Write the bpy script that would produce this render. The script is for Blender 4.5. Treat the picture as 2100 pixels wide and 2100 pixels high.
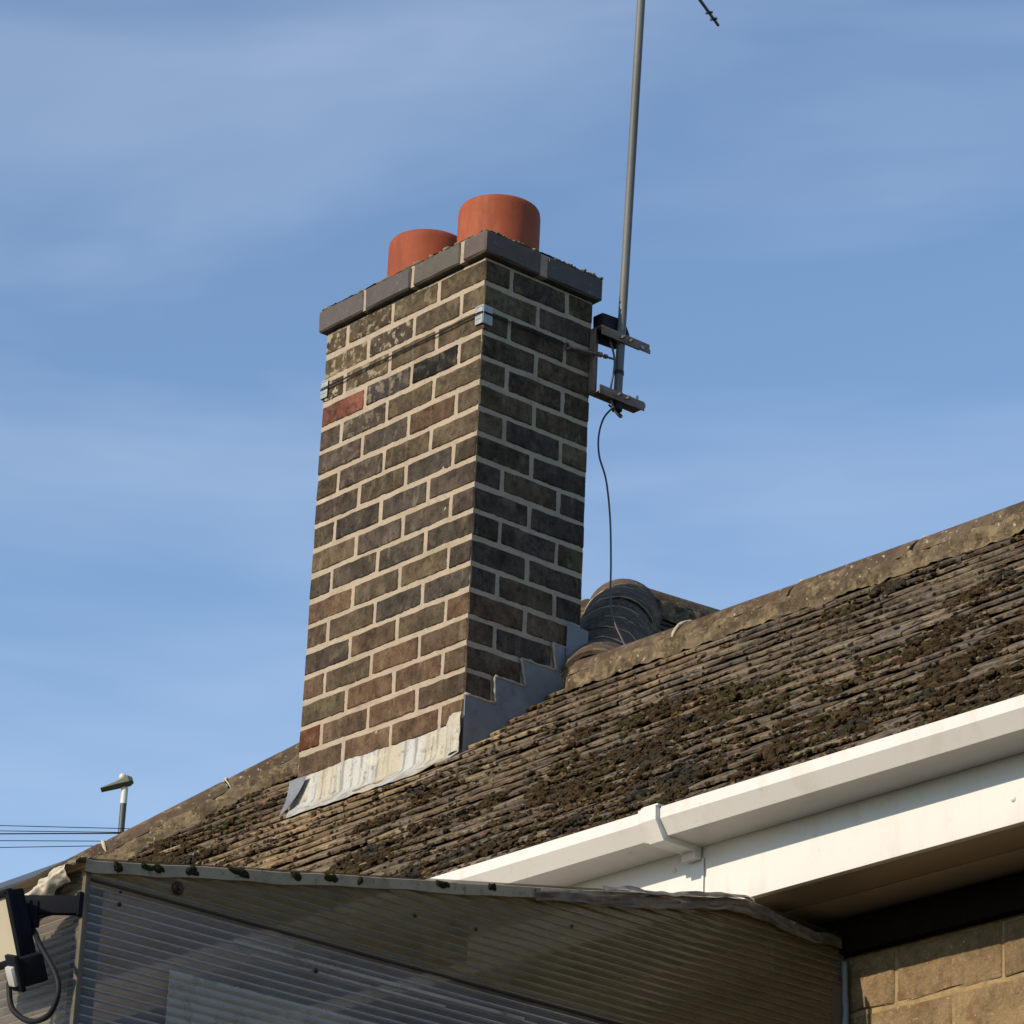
import bpy, bmesh, math, random
from mathutils import Vector, Matrix, noise
random.seed(7)
for o in list(bpy.data.objects): bpy.data.objects.remove(o)
SC = bpy.context.scene
COL = SC.collection
R = math.radians

# ------------------------------------------------------------------ camera
# world: x along the ridge, y into the house, z = 0 at the top of the chimney brickwork
cam = bpy.data.cameras.new('camera'); camo = bpy.data.objects.new('camera', cam); COL.objects.link(camo)
CAMLOC = Vector((7.658, -6.268, -5.013))
RT = Vector((0.655, 0.754, 0.042)); UP = Vector((0.269, -0.285, 0.920)); FW = Vector((-0.706, 0.592, 0.389))
RT.normalize(); FW = (FW - RT*FW.dot(RT)).normalized(); UP = RT.cross(FW)
camo.matrix_world = Matrix(((RT.x, UP.x, -FW.x, CAMLOC.x), (RT.y, UP.y, -FW.y, CAMLOC.y), (RT.z, UP.z, -FW.z, CAMLOC.z), (0, 0, 0, 1)))
cam.sensor_width = 36; cam.lens = 7500/2100*36; cam.clip_start = 0.1; cam.clip_end = 6000
SC.camera = camo

# ------------------------------------------------------------------ sky, sun, exposure
SUN_EL = R(25.7); SUN_OFF = R(5.0)          # the sun stands in front of the sunlit chimney face, slightly to its left
world = bpy.data.worlds.new('World'); SC.world = world; world.use_nodes = True
nt = world.node_tree; nt.nodes.clear()
wo = nt.nodes.new('ShaderNodeOutputWorld'); bg = nt.nodes.new('ShaderNodeBackground')
sky = nt.nodes.new('ShaderNodeTexSky'); sky.sky_type = 'NISHITA'; sky.sun_disc = False
sky.sun_elevation = SUN_EL; sky.sun_rotation = math.pi + SUN_OFF; sky.altitude = 60; sky.air_density = 1.0; sky.dust_density = 0.25; sky.ozone_density = 2.4
tc = nt.nodes.new('ShaderNodeTexCoord')
m0_ = nt.nodes.new('ShaderNodeMapping'); m0_.inputs['Rotation'].default_value = (0, R(4), R(-46))     # cirrus streaks run roughly south-west to north-east
mp = nt.nodes.new('ShaderNodeMapping'); mp.inputs['Scale'].default_value = (2.6, 3.4, 11.0); mp.inputs['Location'].default_value = (3.1, 0.4, 1.7)
nt.links.new(m0_.outputs['Vector'], mp.inputs['Vector'])
ns = nt.nodes.new('ShaderNodeTexNoise'); ns.inputs['Scale'].default_value = 1.5; ns.inputs['Detail'].default_value = 4; ns.inputs['Roughness'].default_value = 0.55; ns.inputs['Distortion'].default_value = 0.35
rp = nt.nodes.new('ShaderNodeValToRGB'); rp.color_ramp.elements[0].position = 0.42; rp.color_ramp.elements[0].color = (0.0, 0.0, 0.0, 1)
rp.color_ramp.elements[1].position = 0.74; rp.color_ramp.elements[1].color = (0.17, 0.17, 0.17, 1)
mx = nt.nodes.new('ShaderNodeMix'); mx.data_type = 'RGBA'
mx.inputs['B'].default_value = (5.6, 6.1, 6.8, 1)
nt.links.new(tc.outputs['Generated'], m0_.inputs['Vector']); nt.links.new(mp.outputs['Vector'], ns.inputs['Vector'])
nt.links.new(ns.outputs['Fac'], rp.inputs['Fac']); nt.links.new(rp.outputs['Color'], mx.inputs['Factor'])
nt.links.new(sky.outputs['Color'], mx.inputs['A']); nt.links.new(mx.outputs['Result'], bg.inputs['Color'])
bg.inputs['Strength'].default_value = 0.15
nt.links.new(bg.outputs['Background'], wo.inputs['Surface'])
sl = bpy.data.lights.new('sun', 'SUN'); sl.energy = 4.6; sl.angle = R(0.5); sl.color = (1.0, 0.83, 0.62)
so = bpy.data.objects.new('sun', sl); COL.objects.link(so)
sdir = Vector((-math.sin(SUN_OFF)*math.cos(SUN_EL), -math.cos(SUN_OFF)*math.cos(SUN_EL), math.sin(SUN_EL)))
so.rotation_euler = sdir.to_track_quat('Z', 'Y').to_euler(); so.location = sdir*20
vs = SC.view_settings; vs.view_transform = 'Standard'; vs.look = 'None'; vs.exposure = 0.28; vs.gamma = 1.0; vs.use_curve_mapping = False

# ------------------------------------------------------------------ helpers
WL = {}                                        # world position of every object's origin
def reg(o, loc, parent):
    WL[o.name] = Vector(loc)
    if parent is not None:
        o.parent = parent; o.location = Vector(loc) - WL[parent.name]
    else: o.location = loc
    return o
def tag(o, label=None, cat=None, group=None, kind=None):
    if label: o['label'] = label
    if cat: o['category'] = cat
    if group: o['group'] = group
    if kind: o['kind'] = kind
    return o
def empty(name, loc):
    o = bpy.data.objects.new(name, None); COL.objects.link(o); o.empty_display_size = 0.1
    return reg(o, loc, None)
def place(name, me, parent, loc, rot=(0, 0, 0), color=None):
    o = bpy.data.objects.new(name, me); COL.objects.link(o); reg(o, loc, parent); o.rotation_euler = rot
    if color: o.color = color
    return o
class MB:
    def __init__(s): s.v = []; s.f = []
    def add(s, vs, fs):
        n = len(s.v); s.v += [Vector(v) for v in vs]; s.f += [tuple(i+n for i in f) for f in fs]; return s
    def box(s, c, d, m=None, bev=0.0):
        bm = bmesh.new(); bmesh.ops.create_cube(bm, size=1)
        for v in bm.verts: v.co = Vector((v.co.x*d[0], v.co.y*d[1], v.co.z*d[2]))
        if bev: bmesh.ops.bevel(bm, geom=list(bm.edges), offset=bev, segments=2, profile=0.6, affect='EDGES')
        if m is not None: bmesh.ops.transform(bm, matrix=m.to_4x4(), verts=bm.verts)
        bm.verts.index_update()
        s.add([v.co + Vector(c) for v in bm.verts], [[v.index for v in f.verts] for f in bm.faces]); bm.free(); return s
    def tube(s, pts, r, n=8, cap=True):
        pts = [Vector(p) for p in pts]; k = len(pts); rs = r if isinstance(r, (list, tuple)) else [r]*k
        vs = []; fs = []; a = None
        for i, p in enumerate(pts):
            t = (pts[min(i+1, k-1)] - pts[max(i-1, 0)]).normalized()
            if a is None: a = t.orthogonal().normalized()
            else: a = (a - t*a.dot(t)).normalized()
            b = t.cross(a)
            for j in range(n):
                q = 2*math.pi*j/n; vs.append(p + (a*math.cos(q) + b*math.sin(q))*rs[i])
        for i in range(k-1):
            for j in range(n): fs.append((i*n+j, i*n+(j+1) % n, (i+1)*n+(j+1) % n, (i+1)*n+j))
        if cap: fs.append(tuple(range(n))[::-1]); fs.append(tuple((k-1)*n+j for j in range(n)))
        return s.add(vs, fs)
    def lathe(s, c, prof, n=48):
        vs = []; fs = []; k = len(prof)
        for (r, z) in prof:
            for j in range(n):
                q = 2*math.pi*j/n; vs.append(Vector(c) + Vector((r*math.cos(q), r*math.sin(q), z)))
        for i in range(k-1):
            for j in range(n): fs.append((i*n+j, i*n+(j+1) % n, (i+1)*n+(j+1) % n, (i+1)*n+j))
        return s.add(vs, fs)
    def extrude(s, poly, d):                   # poly: ordered 3D points of a planar outline
        k = len(poly); d = Vector(d); p = [Vector(q) for q in poly]
        fs = [tuple(range(k))[::-1], tuple(range(k, 2*k))] + [(i, (i+1) % k, k+(i+1) % k, k+i) for i in range(k)]
        return s.add(p + [q + d for q in p], fs)
    def grid(s, fn, nu, nv):
        vs = [fn(i/nu, j/nv) for j in range(nv+1) for i in range(nu+1)]
        return s.add(vs, [(j*(nu+1)+i, j*(nu+1)+i+1, (j+1)*(nu+1)+i+1, (j+1)*(nu+1)+i) for j in range(nv) for i in range(nu)])
    def build(s, name, mat, parent=None, smooth=False, fix=True, color=None):
        lo = [min(v[i] for v in s.v) for i in range(3)]; hi = [max(v[i] for v in s.v) for i in range(3)]
        c = Vector(((lo[0]+hi[0])/2, (lo[1]+hi[1])/2, lo[2]))
        me = bpy.data.meshes.new(name); me.from_pydata([v - c for v in s.v], [], s.f)
        if fix:
            bm = bmesh.new(); bm.from_mesh(me); bmesh.ops.recalc_face_normals(bm, faces=bm.faces); bm.to_mesh(me); bm.free()
        me.materials.append(mat)
        if smooth:
            for p in me.polygons: p.use_smooth = True
            if smooth != 'full': me.set_sharp_from_angle(angle=R(35))
        return place(name, me, parent, c, color=color)
def nz(p, sc, seed=0): return noise.noise(Vector(p)*sc + Vector((seed*7.3, seed*3.1, seed*5.7)))

# ------------------------------------------------------------------ materials
def mat(name, base=(0.5, 0.5, 0.5), rough=0.8, metal=0.0, spec=0.4, objcol=False, attr=None, layers=(), bump=None, rnd=True, alpha=None, coords='Object'):
    """layers: (noise scale, lo, hi, colour, strength[, stretch xyz[, strength from object alpha]]) mixed over the base one after the other"""
    m = bpy.data.materials.new(name); m.use_nodes = True; t = m.node_tree; L = t.links.new
    b = t.nodes['Principled BSDF']; b.inputs['Roughness'].default_value = rough; b.inputs['Metallic'].default_value = metal
    b.inputs['Specular IOR Level'].default_value = spec
    c = t.nodes.new('ShaderNodeTexCoord'); oi = t.nodes.new('ShaderNodeObjectInfo')
    vec = c.outputs[coords]
    if rnd:
        mu = t.nodes.new('ShaderNodeMath'); mu.operation = 'MULTIPLY'; mu.inputs[1].default_value = 57.0; L(oi.outputs['Random'], mu.inputs[0])
        ad = t.nodes.new('ShaderNodeVectorMath'); ad.operation = 'ADD'; L(vec, ad.inputs[0]); L(mu.outputs[0], ad.inputs[1]); vec = ad.outputs[0]
    if objcol: cur = oi.outputs['Color']
    elif attr:
        at = t.nodes.new('ShaderNodeAttribute'); at.attribute_name = attr; cur = at.outputs['Color']
    else:
        rg = t.nodes.new('ShaderNodeRGB'); rg.outputs[0].default_value = (*base, 1); cur = rg.outputs[0]
    for la in layers:
        sc, lo, hi, colr, stg = la[:5]; st = la[5] if len(la) > 5 else (1, 1, 1)
        ma = t.nodes.new('ShaderNodeMapping'); ma.inputs['Scale'].default_value = [sc*q for q in st]; L(vec, ma.inputs['Vector'])
        n = t.nodes.new('ShaderNodeTexNoise'); n.inputs['Scale'].default_value = 1.0; n.inputs['Detail'].default_value = 5; n.inputs['Roughness'].default_value = 0.62; L(ma.outputs[0], n.inputs['Vector'])
        mr = t.nodes.new('ShaderNodeMapRange'); mr.interpolation_type = 'SMOOTHSTEP'; mr.inputs['From Min'].default_value = lo; mr.inputs['From Max'].default_value = hi; mr.inputs['To Max'].default_value = stg; L(n.outputs['Fac'], mr.inputs['Value'])
        fac = mr.outputs[0]
        if len(la) > 6 and la[6]:
            m2 = t.nodes.new('ShaderNodeMath'); m2.operation = 'MULTIPLY'; L(fac, m2.inputs[0]); L(oi.outputs['Alpha'], m2.inputs[1]); fac = m2.outputs[0]
        mi = t.nodes.new('ShaderNodeMix'); mi.data_type = 'RGBA'
        L(fac, mi.inputs['Factor']); L(cur, mi.inputs['A'])
        if isinstance(colr, (int, float)):     # a number darkens or lightens what is below
            mm = t.nodes.new('ShaderNodeVectorMath'); mm.operation = 'SCALE'; mm.inputs['Scale'].default_value = colr; L(cur, mm.inputs[0]); L(mm.outputs[0], mi.inputs['B'])
        else: mi.inputs['B'].default_value = (*colr, 1)
        cur = mi.outputs['Result']
    gn = t.nodes.new('ShaderNodeVectorMath'); gn.operation = 'SCALE'; gn.inputs['Scale'].default_value = GAIN; L(cur, gn.inputs[0]); L(gn.outputs[0], b.inputs['Base Color'])
    if bump:
        n = t.nodes.new('ShaderNodeTexNoise'); n.inputs['Scale'].default_value = bump[0]; n.inputs['Detail'].default_value = 6; n.inputs['Roughness'].default_value = 0.65; L(vec, n.inputs['Vector'])
        bp = t.nodes.new('ShaderNodeBump'); bp.inputs['Strength'].default_value = bump[1]; bp.inputs['Distance'].default_value = bump[2]; L(n.outputs['Fac'], bp.inputs['Height']); L(bp.outputs[0], b.inputs['Normal'])
    if alpha is not None: b.inputs['Alpha'].default_value = alpha
    return m
M = {}
GAIN = 0.68
M['brick'] = mat('brick', objcol=True, rough=0.92, spec=0.15, layers=[(11, 0.38, 0.64, 0.50, 0.85), (26, 0.45, 0.70, 1.75, 0.65, (1, 1, 0.45)), (45, 0.48, 0.66, 0.45, 0.75), (110, 0.5, 0.72, 0.45, 0.7), (34, 0.58, 0.74, (0.26, 0.215, 0.15), 0.5, (1, 1, 0.35)), (34, 0.53, 0.60, (0.46, 0.41, 0.29), 0.95, (1, 1, 1), True), (14, 0.56, 0.72, (0.19, 0.16, 0.095), 0.5, (1, 1, 1.0), False)], bump=(160, 0.6, 0.004))
M['mortar'] = mat('mortar', (0.50, 0.425, 0.335), rough=0.95, spec=0.1, layers=[(14, 0.4, 0.7, 0.78, 0.7), (70, 0.45, 0.75, 0.72, 0.6), (4, 0.5, 0.75, (0.32, 0.25, 0.17), 0.5)], bump=(220, 0.8, 0.003))
M['capbrick'] = mat('cap_brick', objcol=True, rough=0.62, spec=0.35, layers=[(16, 0.4, 0.7, 0.7, 0.6), (40, 0.60, 0.70, (0.24, 0.2, 0.13), 0.6), (7, 0.56, 0.72, (0.13, 0.11, 0.07), 0.5)], bump=(120, 0.4, 0.003))
M['flaunch'] = mat('flaunching', (0.30, 0.26, 0.18), rough=0.95, spec=0.1, layers=[(25, 0.42, 0.65, 0.5, 0.8), (60, 0.5, 0.7, 1.5, 0.5)], bump=(90, 1.0, 0.006))
M['pot'] = mat('terracotta', (0.36, 0.085, 0.037), rough=0.75, spec=0.25, layers=[(5, 0.4, 0.66, 0.72, 0.7), (26, 0.45, 0.7, 0.75, 0.6, (1, 1, 0.18)), (8, 0.55, 0.7, (0.46, 0.17, 0.09), 0.45, (1, 1, 0.3)), (12, 0.60, 0.72, (0.12, 0.05, 0.03), 0.5)], bump=(60, 0.25, 0.003))
M['sootin'] = mat('soot', (0.02, 0.018, 0.016), rough=0.95)
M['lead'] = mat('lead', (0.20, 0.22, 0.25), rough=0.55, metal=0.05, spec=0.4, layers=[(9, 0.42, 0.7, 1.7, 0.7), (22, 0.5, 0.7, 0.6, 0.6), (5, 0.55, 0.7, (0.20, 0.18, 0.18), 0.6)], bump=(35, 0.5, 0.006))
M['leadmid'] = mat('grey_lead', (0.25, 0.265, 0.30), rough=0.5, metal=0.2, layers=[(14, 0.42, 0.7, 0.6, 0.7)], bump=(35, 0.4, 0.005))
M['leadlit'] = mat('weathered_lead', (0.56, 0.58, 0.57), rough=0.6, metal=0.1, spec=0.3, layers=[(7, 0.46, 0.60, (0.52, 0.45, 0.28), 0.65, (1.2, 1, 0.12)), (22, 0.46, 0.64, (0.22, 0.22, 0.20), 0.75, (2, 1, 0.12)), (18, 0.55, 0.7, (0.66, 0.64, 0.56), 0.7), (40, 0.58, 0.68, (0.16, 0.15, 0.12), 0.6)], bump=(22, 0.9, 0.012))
TL = [(6, 0.38, 0.64, 0.60, 0.8), (34, 0.50, 0.62, 0.28, 0.85), (22, 0.54, 0.66, 1.6, 0.7), (85, 0.52, 0.64, 0.35, 0.75), (13, 0.55, 0.70, (0.30, 0.235, 0.14), 0.6)]
M['tile'] = mat('roof_tile', objcol=True, rough=0.95, spec=0.12, layers=TL, bump=(120, 1.0, 0.006))
M['tilefar'] = mat('roof_tile_field', attr='tint', rough=0.95, spec=0.12, layers=TL, bump=(120, 1.0, 0.006), rnd=False)
M['under'] = mat('roof_underlay', (0.03, 0.025, 0.02), rough=0.95)
M['ridgetile'] = mat('ridge_tile', objcol=True, rough=0.9, spec=0.15, layers=[(6, 0.4, 0.64, 0.55, 0.8), (22, 0.48, 0.66, (0.24, 0.195, 0.12), 0.6), (60, 0.5, 0.7, 0.5, 0.6), (70, 0.62, 0.68, (0.55, 0.5, 0.4), 0.8)], bump=(80, 0.6, 0.005))
M['bedding'] = mat('ridge_bedding', (0.215, 0.172, 0.115), rough=0.95, spec=0.1, layers=[(9, 0.40, 0.60, 0.50, 0.9), (30, 0.50, 0.64, (0.33, 0.26, 0.155), 0.7), (24, 0.52, 0.64, (0.075, 0.058, 0.036), 0.85), (55, 0.63, 0.69, (0.60, 0.52, 0.40), 0.85), (90, 0.5, 0.7, 0.5, 0.6)], bump=(60, 1.0, 0.01))
M['pointing'] = mat('pale_pointing', (0.62, 0.54, 0.40), rough=0.95, spec=0.1, layers=[(40, 0.45, 0.7, 0.7, 0.6)], bump=(90, 0.8, 0.005))
M['moss'] = mat('moss', attr='tint', rough=1.0, spec=0.05, layers=[(60, 0.4, 0.7, 0.5, 0.8), (160, 0.5, 0.75, 1.8, 0.6)], bump=(260, 1.0, 0.006), rnd=False)
M['upvc'] = mat('white_upvc', (0.81, 0.81, 0.80), rough=0.32, spec=0.45, layers=[(2.2, 0.45, 0.75, 0.93, 0.6), (14, 0.50, 0.72, (0.64, 0.60, 0.50), 0.45, (1, 1, 0.25)), (60, 0.62, 0.72, (0.42, 0.38, 0.28), 0.3)], bump=(5, 0.05, 0.01))
M['soffit'] = mat('soffit_board', (0.34, 0.285, 0.215), rough=0.4, spec=0.35, layers=[(3, 0.45, 0.75, 0.85, 0.6)])
M['wallbrick'] = mat('wall_brick', objcol=True, rough=0.93, spec=0.12, layers=[(7, 0.4, 0.66, 0.65, 0.8), (40, 0.46, 0.66, 0.6, 0.7), (120, 0.5, 0.68, 1.6, 0.6), (16, 0.56, 0.66, (0.20, 0.11, 0.055), 0.6), (60, 0.64, 0.69, (0.55, 0.45, 0.28), 0.7)], bump=(110, 1.0, 0.006))
M['soffitshade'] = mat('soffit_shade', (0.010, 0.008, 0.006), rough=0.9, spec=0.05, layers=[(20, 0.45, 0.7, 2.0, 0.5)])
M['wallmortar'] = mat('wall_mortar', (0.42, 0.31, 0.17), rough=0.95, spec=0.1, layers=[(25, 0.4, 0.7, 0.6, 0.8), (60, 0.52, 0.7, (0.46, 0.35, 0.19), 0.6)], bump=(140, 0.9, 0.005))
M['galv'] = mat('galvanised_tube', (0.165, 0.175, 0.175), rough=0.6, metal=0.15, spec=0.35, layers=[(5, 0.42, 0.7, 0.62, 0.7, (1, 1, 0.3)), (40, 0.5, 0.7, 1.25, 0.4)])
M['galvplate'] = mat('galvanised_plate', (0.42, 0.46, 0.48), rough=0.5, metal=0.3, spec=0.5, layers=[(60, 0.4, 0.7, 0.6, 0.6)])
M['ruststeel'] = mat('weathered_steel', (0.26, 0.20, 0.175), rough=0.65, metal=0.35, spec=0.4, layers=[(25, 0.42, 0.68, (0.13, 0.075, 0.045), 0.75), (60, 0.5, 0.75, 0.6, 0.5)], bump=(90, 0.4, 0.003))
M['blackplastic'] = mat('black_plastic', (0.010, 0.011, 0.014), rough=0.6, spec=0.2, layers=[(20, 0.45, 0.75, 1.6, 0.5)])
M['cable'] = mat('coax_cable', (0.10, 0.09, 0.085), rough=0.5, spec=0.4)
M['wire'] = mat('steel_wire', (0.03, 0.03, 0.028), rough=0.5, metal=0.4)
def polycarb(name, base, alpha, rough, streak):
    m = mat(name, base, rough=rough, spec=0.5, rnd=False, layers=[(3.5, 0.42, 0.7, 0.7, 0.7, streak), (16, 0.5, 0.7, (0.10, 0.085, 0.055), 0.5), (45, 0.55, 0.75, 1.35, 0.4, streak)], bump=(9, 0.08, 0.01))
    m.node_tree.nodes['Principled BSDF'].inputs['Alpha'].default_value = alpha
    return m
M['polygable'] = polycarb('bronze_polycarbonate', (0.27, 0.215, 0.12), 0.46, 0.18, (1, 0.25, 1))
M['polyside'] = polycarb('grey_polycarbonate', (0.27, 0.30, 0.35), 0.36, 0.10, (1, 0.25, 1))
M['polylap'] = polycarb('pale_polycarbonate', (0.62, 0.60, 0.55), 0.52, 0.16, (1, 0.25, 1))
M['polyfront'] = polycarb('clear_polycarbonate', (0.26, 0.235, 0.20), 0.55, 0.28, (0.25, 1, 1))
M['polyroof'] = polycarb('roof_polycarbonate', (0.28, 0.25, 0.19), 0.75, 0.35, (1, 0.3, 1))
M['rib'] = mat('flute_web', (0.75, 0.73, 0.68), rough=0.5)
M['ribbronze'] = mat('bronze_web', (0.30, 0.25, 0.15), rough=0.5)
M['panelpale'] = mat('pale_board', (0.92, 0.9, 0.86), rough=0.6, layers=[(6, 0.42, 0.7, 0.7, 0.7)])
M['trim'] = mat('edge_trim', (0.39, 0.345, 0.25), rough=0.5, layers=[(14, 0.42, 0.7, 0.6, 0.8), (50, 0.55, 0.7, (0.12, 0.1, 0.06), 0.7)], bump=(60, 0.5, 0.004))
M['posttrim'] = mat('corner_trim', (0.12, 0.105, 0.075), rough=0.6, layers=[(14, 0.42, 0.7, 0.6, 0.8), (40, 0.5, 0.7, 1.5, 0.5)])
M['foil'] = mat('flashing_tape', (0.26, 0.23, 0.20), rough=0.45, metal=0.3, layers=[(14, 0.42, 0.66, 0.45, 0.8), (40, 0.55, 0.7, 1.7, 0.5)], bump=(45, 0.8, 0.006))
M['silicone'] = mat('sealant', (0.20, 0.23, 0.25), rough=0.5, layers=[(30, 0.45, 0.7, 0.6, 0.6)])
M['plastic'] = mat('white_plastic_sheet', (0.62, 0.57, 0.48), rough=0.45, spec=0.4, layers=[(14, 0.45, 0.7, 0.72, 0.6), (34, 0.6, 0.7, (0.2, 0.17, 0.12), 0.6)], bump=(22, 0.5, 0.008))
M['lampblack'] = mat('black_lamp_housing', (0.010, 0.012, 0.018), rough=0.7, spec=0.08, layers=[(25, 0.5, 0.75, 1.5, 0.5)])
M['lampglass'] = mat('lamp_glass', (0.62, 0.58, 0.46), rough=0.15, spec=0.6, layers=[(9, 0.45, 0.7, 0.8, 0.6)])
M['lens'] = mat('sensor_lens', (0.62, 0.62, 0.62), rough=0.35)
M['redcap'] = mat('rusty_screw_cap', (0.045, 0.012, 0.009), rough=0.55, layers=[(60, 0.45, 0.7, 0.5, 0.7)])
M['lampgrey'] = mat('galvanised_column', (0.085, 0.095, 0.088), rough=0.5, metal=0.4)
M['lamphead'] = mat('lamp_head', (0.20, 0.22, 0.16), rough=0.5, metal=0.3)
M['white'] = mat('bright_sleeve', (0.7, 0.71, 0.7), rough=0.5)
M['grass'] = mat('grass', (0.075, 0.085, 0.03), rough=0.95, layers=[(0.6, 0.4, 0.7, 0.6, 0.7), (9, 0.45, 0.7, 1.5, 0.5)], rnd=False)
M['paving'] = mat('paving', (0.09, 0.072, 0.05), rough=0.9, layers=[(1.5, 0.4, 0.7, 0.7, 0.7)], rnd=False)
M['innerwall'] = mat('inner_wall', (0.15, 0.11, 0.075), rough=0.9)

# ------------------------------------------------------------------ ground (below the frame)
GZ = -6.6
def gh(x, y):
    d = max(0.0, math.hypot(min(x, 0), max(y, 0)) - 10)
    return GZ + min(9.0, d*0.26) if (x < 4 or y > 6) else GZ
mb = MB()
mb.grid(lambda u, v: (lambda x, y: Vector((x, y, gh(x, y))))(((u-0.5)*2)**3*2500, ((v-0.5)*2)**3*2500), 60, 60)
tag(mb.build('ground', M['grass'], smooth='full'), kind='structure')
mb = MB().box((-2.5, 3.6, (GZ-0.3-5.2)/2), (15, 15.4, -5.2-GZ+0.3)); tag(mb.build('terrace', M['paving']), kind='structure')

# ------------------------------------------------------------------ house
PITCH = R(39); TP = math.tan(PITCH); F0 = -1.595
def Fz(y): return F0 + TP*y
YR = 0.36; ZR = Fz(YR)                                   # lower ridge
HC = 2.12; AX = -0.80; AY = AX + HC; AZ = Fz(AY)         # apex where the two hips meet the higher ridge
BX = AX + AY - YR                                        # where the lower ridge meets the right-hand hip
YE = -1.18                                               # tile ends at the eaves
YFASC = -1.12; YW = -0.863; ZS = -2.751
XR = 4.6
house = empty('brick_house', (0, 3.0, -5.2)); tag(house, 'house with mossy brown tiled hipped roof, white gutter and buff brick wall', 'house')

# roof decks under the tiles
def deck(name, poly):
    b = MB(); b.extrude(poly, (0, 0, -0.03)); return b.build(name, M['under'], house)
def Fp(x, y, dz=-0.022): return Vector((x, y, Fz(y)+dz))
XL = YE - HC
yb = 6.0
deck_front = deck('roof_slope', [Fp(XL, YE), Fp(XR, YE), Fp(XR, YR), Fp(BX, YR), Fp(AX, AY)])
tag(deck_front, 'sunlit mossy front slope of brown plain tiles')
def Rz(x): return AZ - TP*(x-AX)
deck_side = deck('roof_slope', [Vector((AX, AY, AZ-0.022)), Vector((BX, YR, ZR-0.022)), Vector((3.4, YR+ (3.4-BX), Rz(3.4)-0.022)), Vector((3.4, yb, Rz(3.4)-0.022)), Vector((AX, yb, AZ-0.022))])
tag(deck_side, 'shaded side slope of the higher roof behind the chimney')
deck('roof_slope', [Vector((BX, YR, ZR-0.022)), Vector((XR, YR, ZR-0.022)), Vector((XR, YR+3.2, ZR-3.2*TP-0.022)), Vector((BX+3.2, YR+3.2, ZR-3.2*TP-0.022))])
deck('roof_slope', [Vector((AX, AY, AZ-0.022)), Vector((AX, yb, AZ-0.022)), Vector((XL, yb, Fz(YE)-0.022)), Vector((XL, YE, Fz(YE)-0.022))])

# plain tiles: a few shapes, each with its own chipped edge
TW, TT, TLn, TILT = 0.1610, 0.0100, 0.19, math.atan(0.135)
def tile_shape(seed):
    rnd = random.Random(seed); nu = 9; ys = [0.0, 0.0045, 0.03, TLn]; vs = []; fs = []
    rag = [rnd.uniform(-0.0035, 0.0035) for _ in range(nu+1)]; up = [rnd.uniform(-0.0012, 0.0012) for _ in range(nu+1)]
    if rnd.random() < 0.4: k = rnd.choice((0, nu)); rag[k] += rnd.uniform(0.004, 0.010)
    for lay in (0, 1):
        for j, y in enumerate(ys):
            for i in range(nu+1):
                x = (i/nu-0.5)*TW; yy = y + (rag[i] if j < 2 else 0)
                cam_ = -0.0018*(2*i/nu-1)**2
                z = (TT if lay else 0) + cam_ + (up[i] if j < 2 else 0) - (0.0025 if (lay and j == 0) else 0) + (0.001 if (not lay and j == 0) else 0)
                vs.append((x, yy, z))
    n = nu+1; m = len(ys)*n
    for j in range(len(ys)-1):
        for i in range(nu):
            fs.append((m+j*n+i, m+j*n+i+1, m+(j+1)*n+i+1, m+(j+1)*n+i)); fs.append((j*n+i, (j+1)*n+i, (j+1)*n+i+1, j*n+i+1))
    for i in range(nu): fs.append((i, i+1, m+i+1, m+i))
    for j in range(len(ys)-1):
        fs.append((j*n, m+j*n, m+(j+1)*n, (j+1)*n)); fs.append((j*n+nu, (j+1)*n+nu, m+(j+1)*n+nu, m+j*n+nu))
    me = bpy.data.meshes.new('tile'); me.from_pydata(vs, [], fs); me.materials.append(M['tile']); return me
TSH = [tile_shape(i) for i in range(9)]
TINTS = [(0.155, 0.118, 0.080), (0.175, 0.135, 0.092), (0.135, 0.105, 0.075), (0.165, 0.118, 0.078), (0.125, 0.100, 0.078), (0.19, 0.15, 0.10)]
def tint(x, y):
    c = random.choice(TINTS); k = random.uniform(0.8, 1.3)*1.45
    if -0.85 < x < 0.12 and y < 0.15: k *= 1.5; c = (c[0], c[1]*0.97, c[2]*0.88)   # washed clean by the lead above
    elif x > 0.8: c = (c[0]*0.86, c[1]*0.90, c[2]*0.97)
    return (c[0]*k, c[1]*k, c[2]*k, 1)
def inframe(p):
    q = Vector(p) - CAMLOC; d = q.dot(FW); return abs(q.dot(RT)/d) < 0.142 and abs(q.dot(UP)/d) < 0.142, d
class Field:
    def __init__(s): s.v = []; s.f = []; s.c = []
    def add(s, vs, fs, col):
        n = len(s.v); s.v += vs; s.f += [tuple(i+n for i in f) for f in fs]; s.c += [col]*len(vs)
    def build(s, name, m, parent):
        me = bpy.data.meshes.new(name); me.from_pydata(s.v, [], s.f); me.materials.append(m)
        a = me.color_attributes.new('tint', 'FLOAT_COLOR', 'POINT')
        a.data.foreach_set('color', [q for c in s.c for q in c]); me.update()
        return place(name, me, parent, (0, 0, 0))
GA = 0.091*math.cos(PITCH)
nrm = Vector((0, -math.sin(PITCH), math.cos(PITCH)))
spots = []
row = 0; y = YE
while y < AY - 0.05:
    off = (row % 2)*0.0825 + random.uniform(-0.006, 0.006)
    x = XL - 0.2 + off
    while x < XR:
        x += 0.1655
        keep = x + 0.09 > y - HC - 0.02
        if y > YR - 0.10: keep = keep and x - 0.09 < (AX+AY) - y
        if y > YR - 0.06 and x > BX + 0.2: keep = False
        inside = -0.70 < x < -0.08 and 0.06 < y < 0.42
        if keep and not inside: spots.append((x, y, row))
    row += 1; y += GA
def hide(x, y): return x < 2.1 and y < -1.18 + (2.1-x)*0.42     # lies behind the lean-to in the photograph
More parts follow.
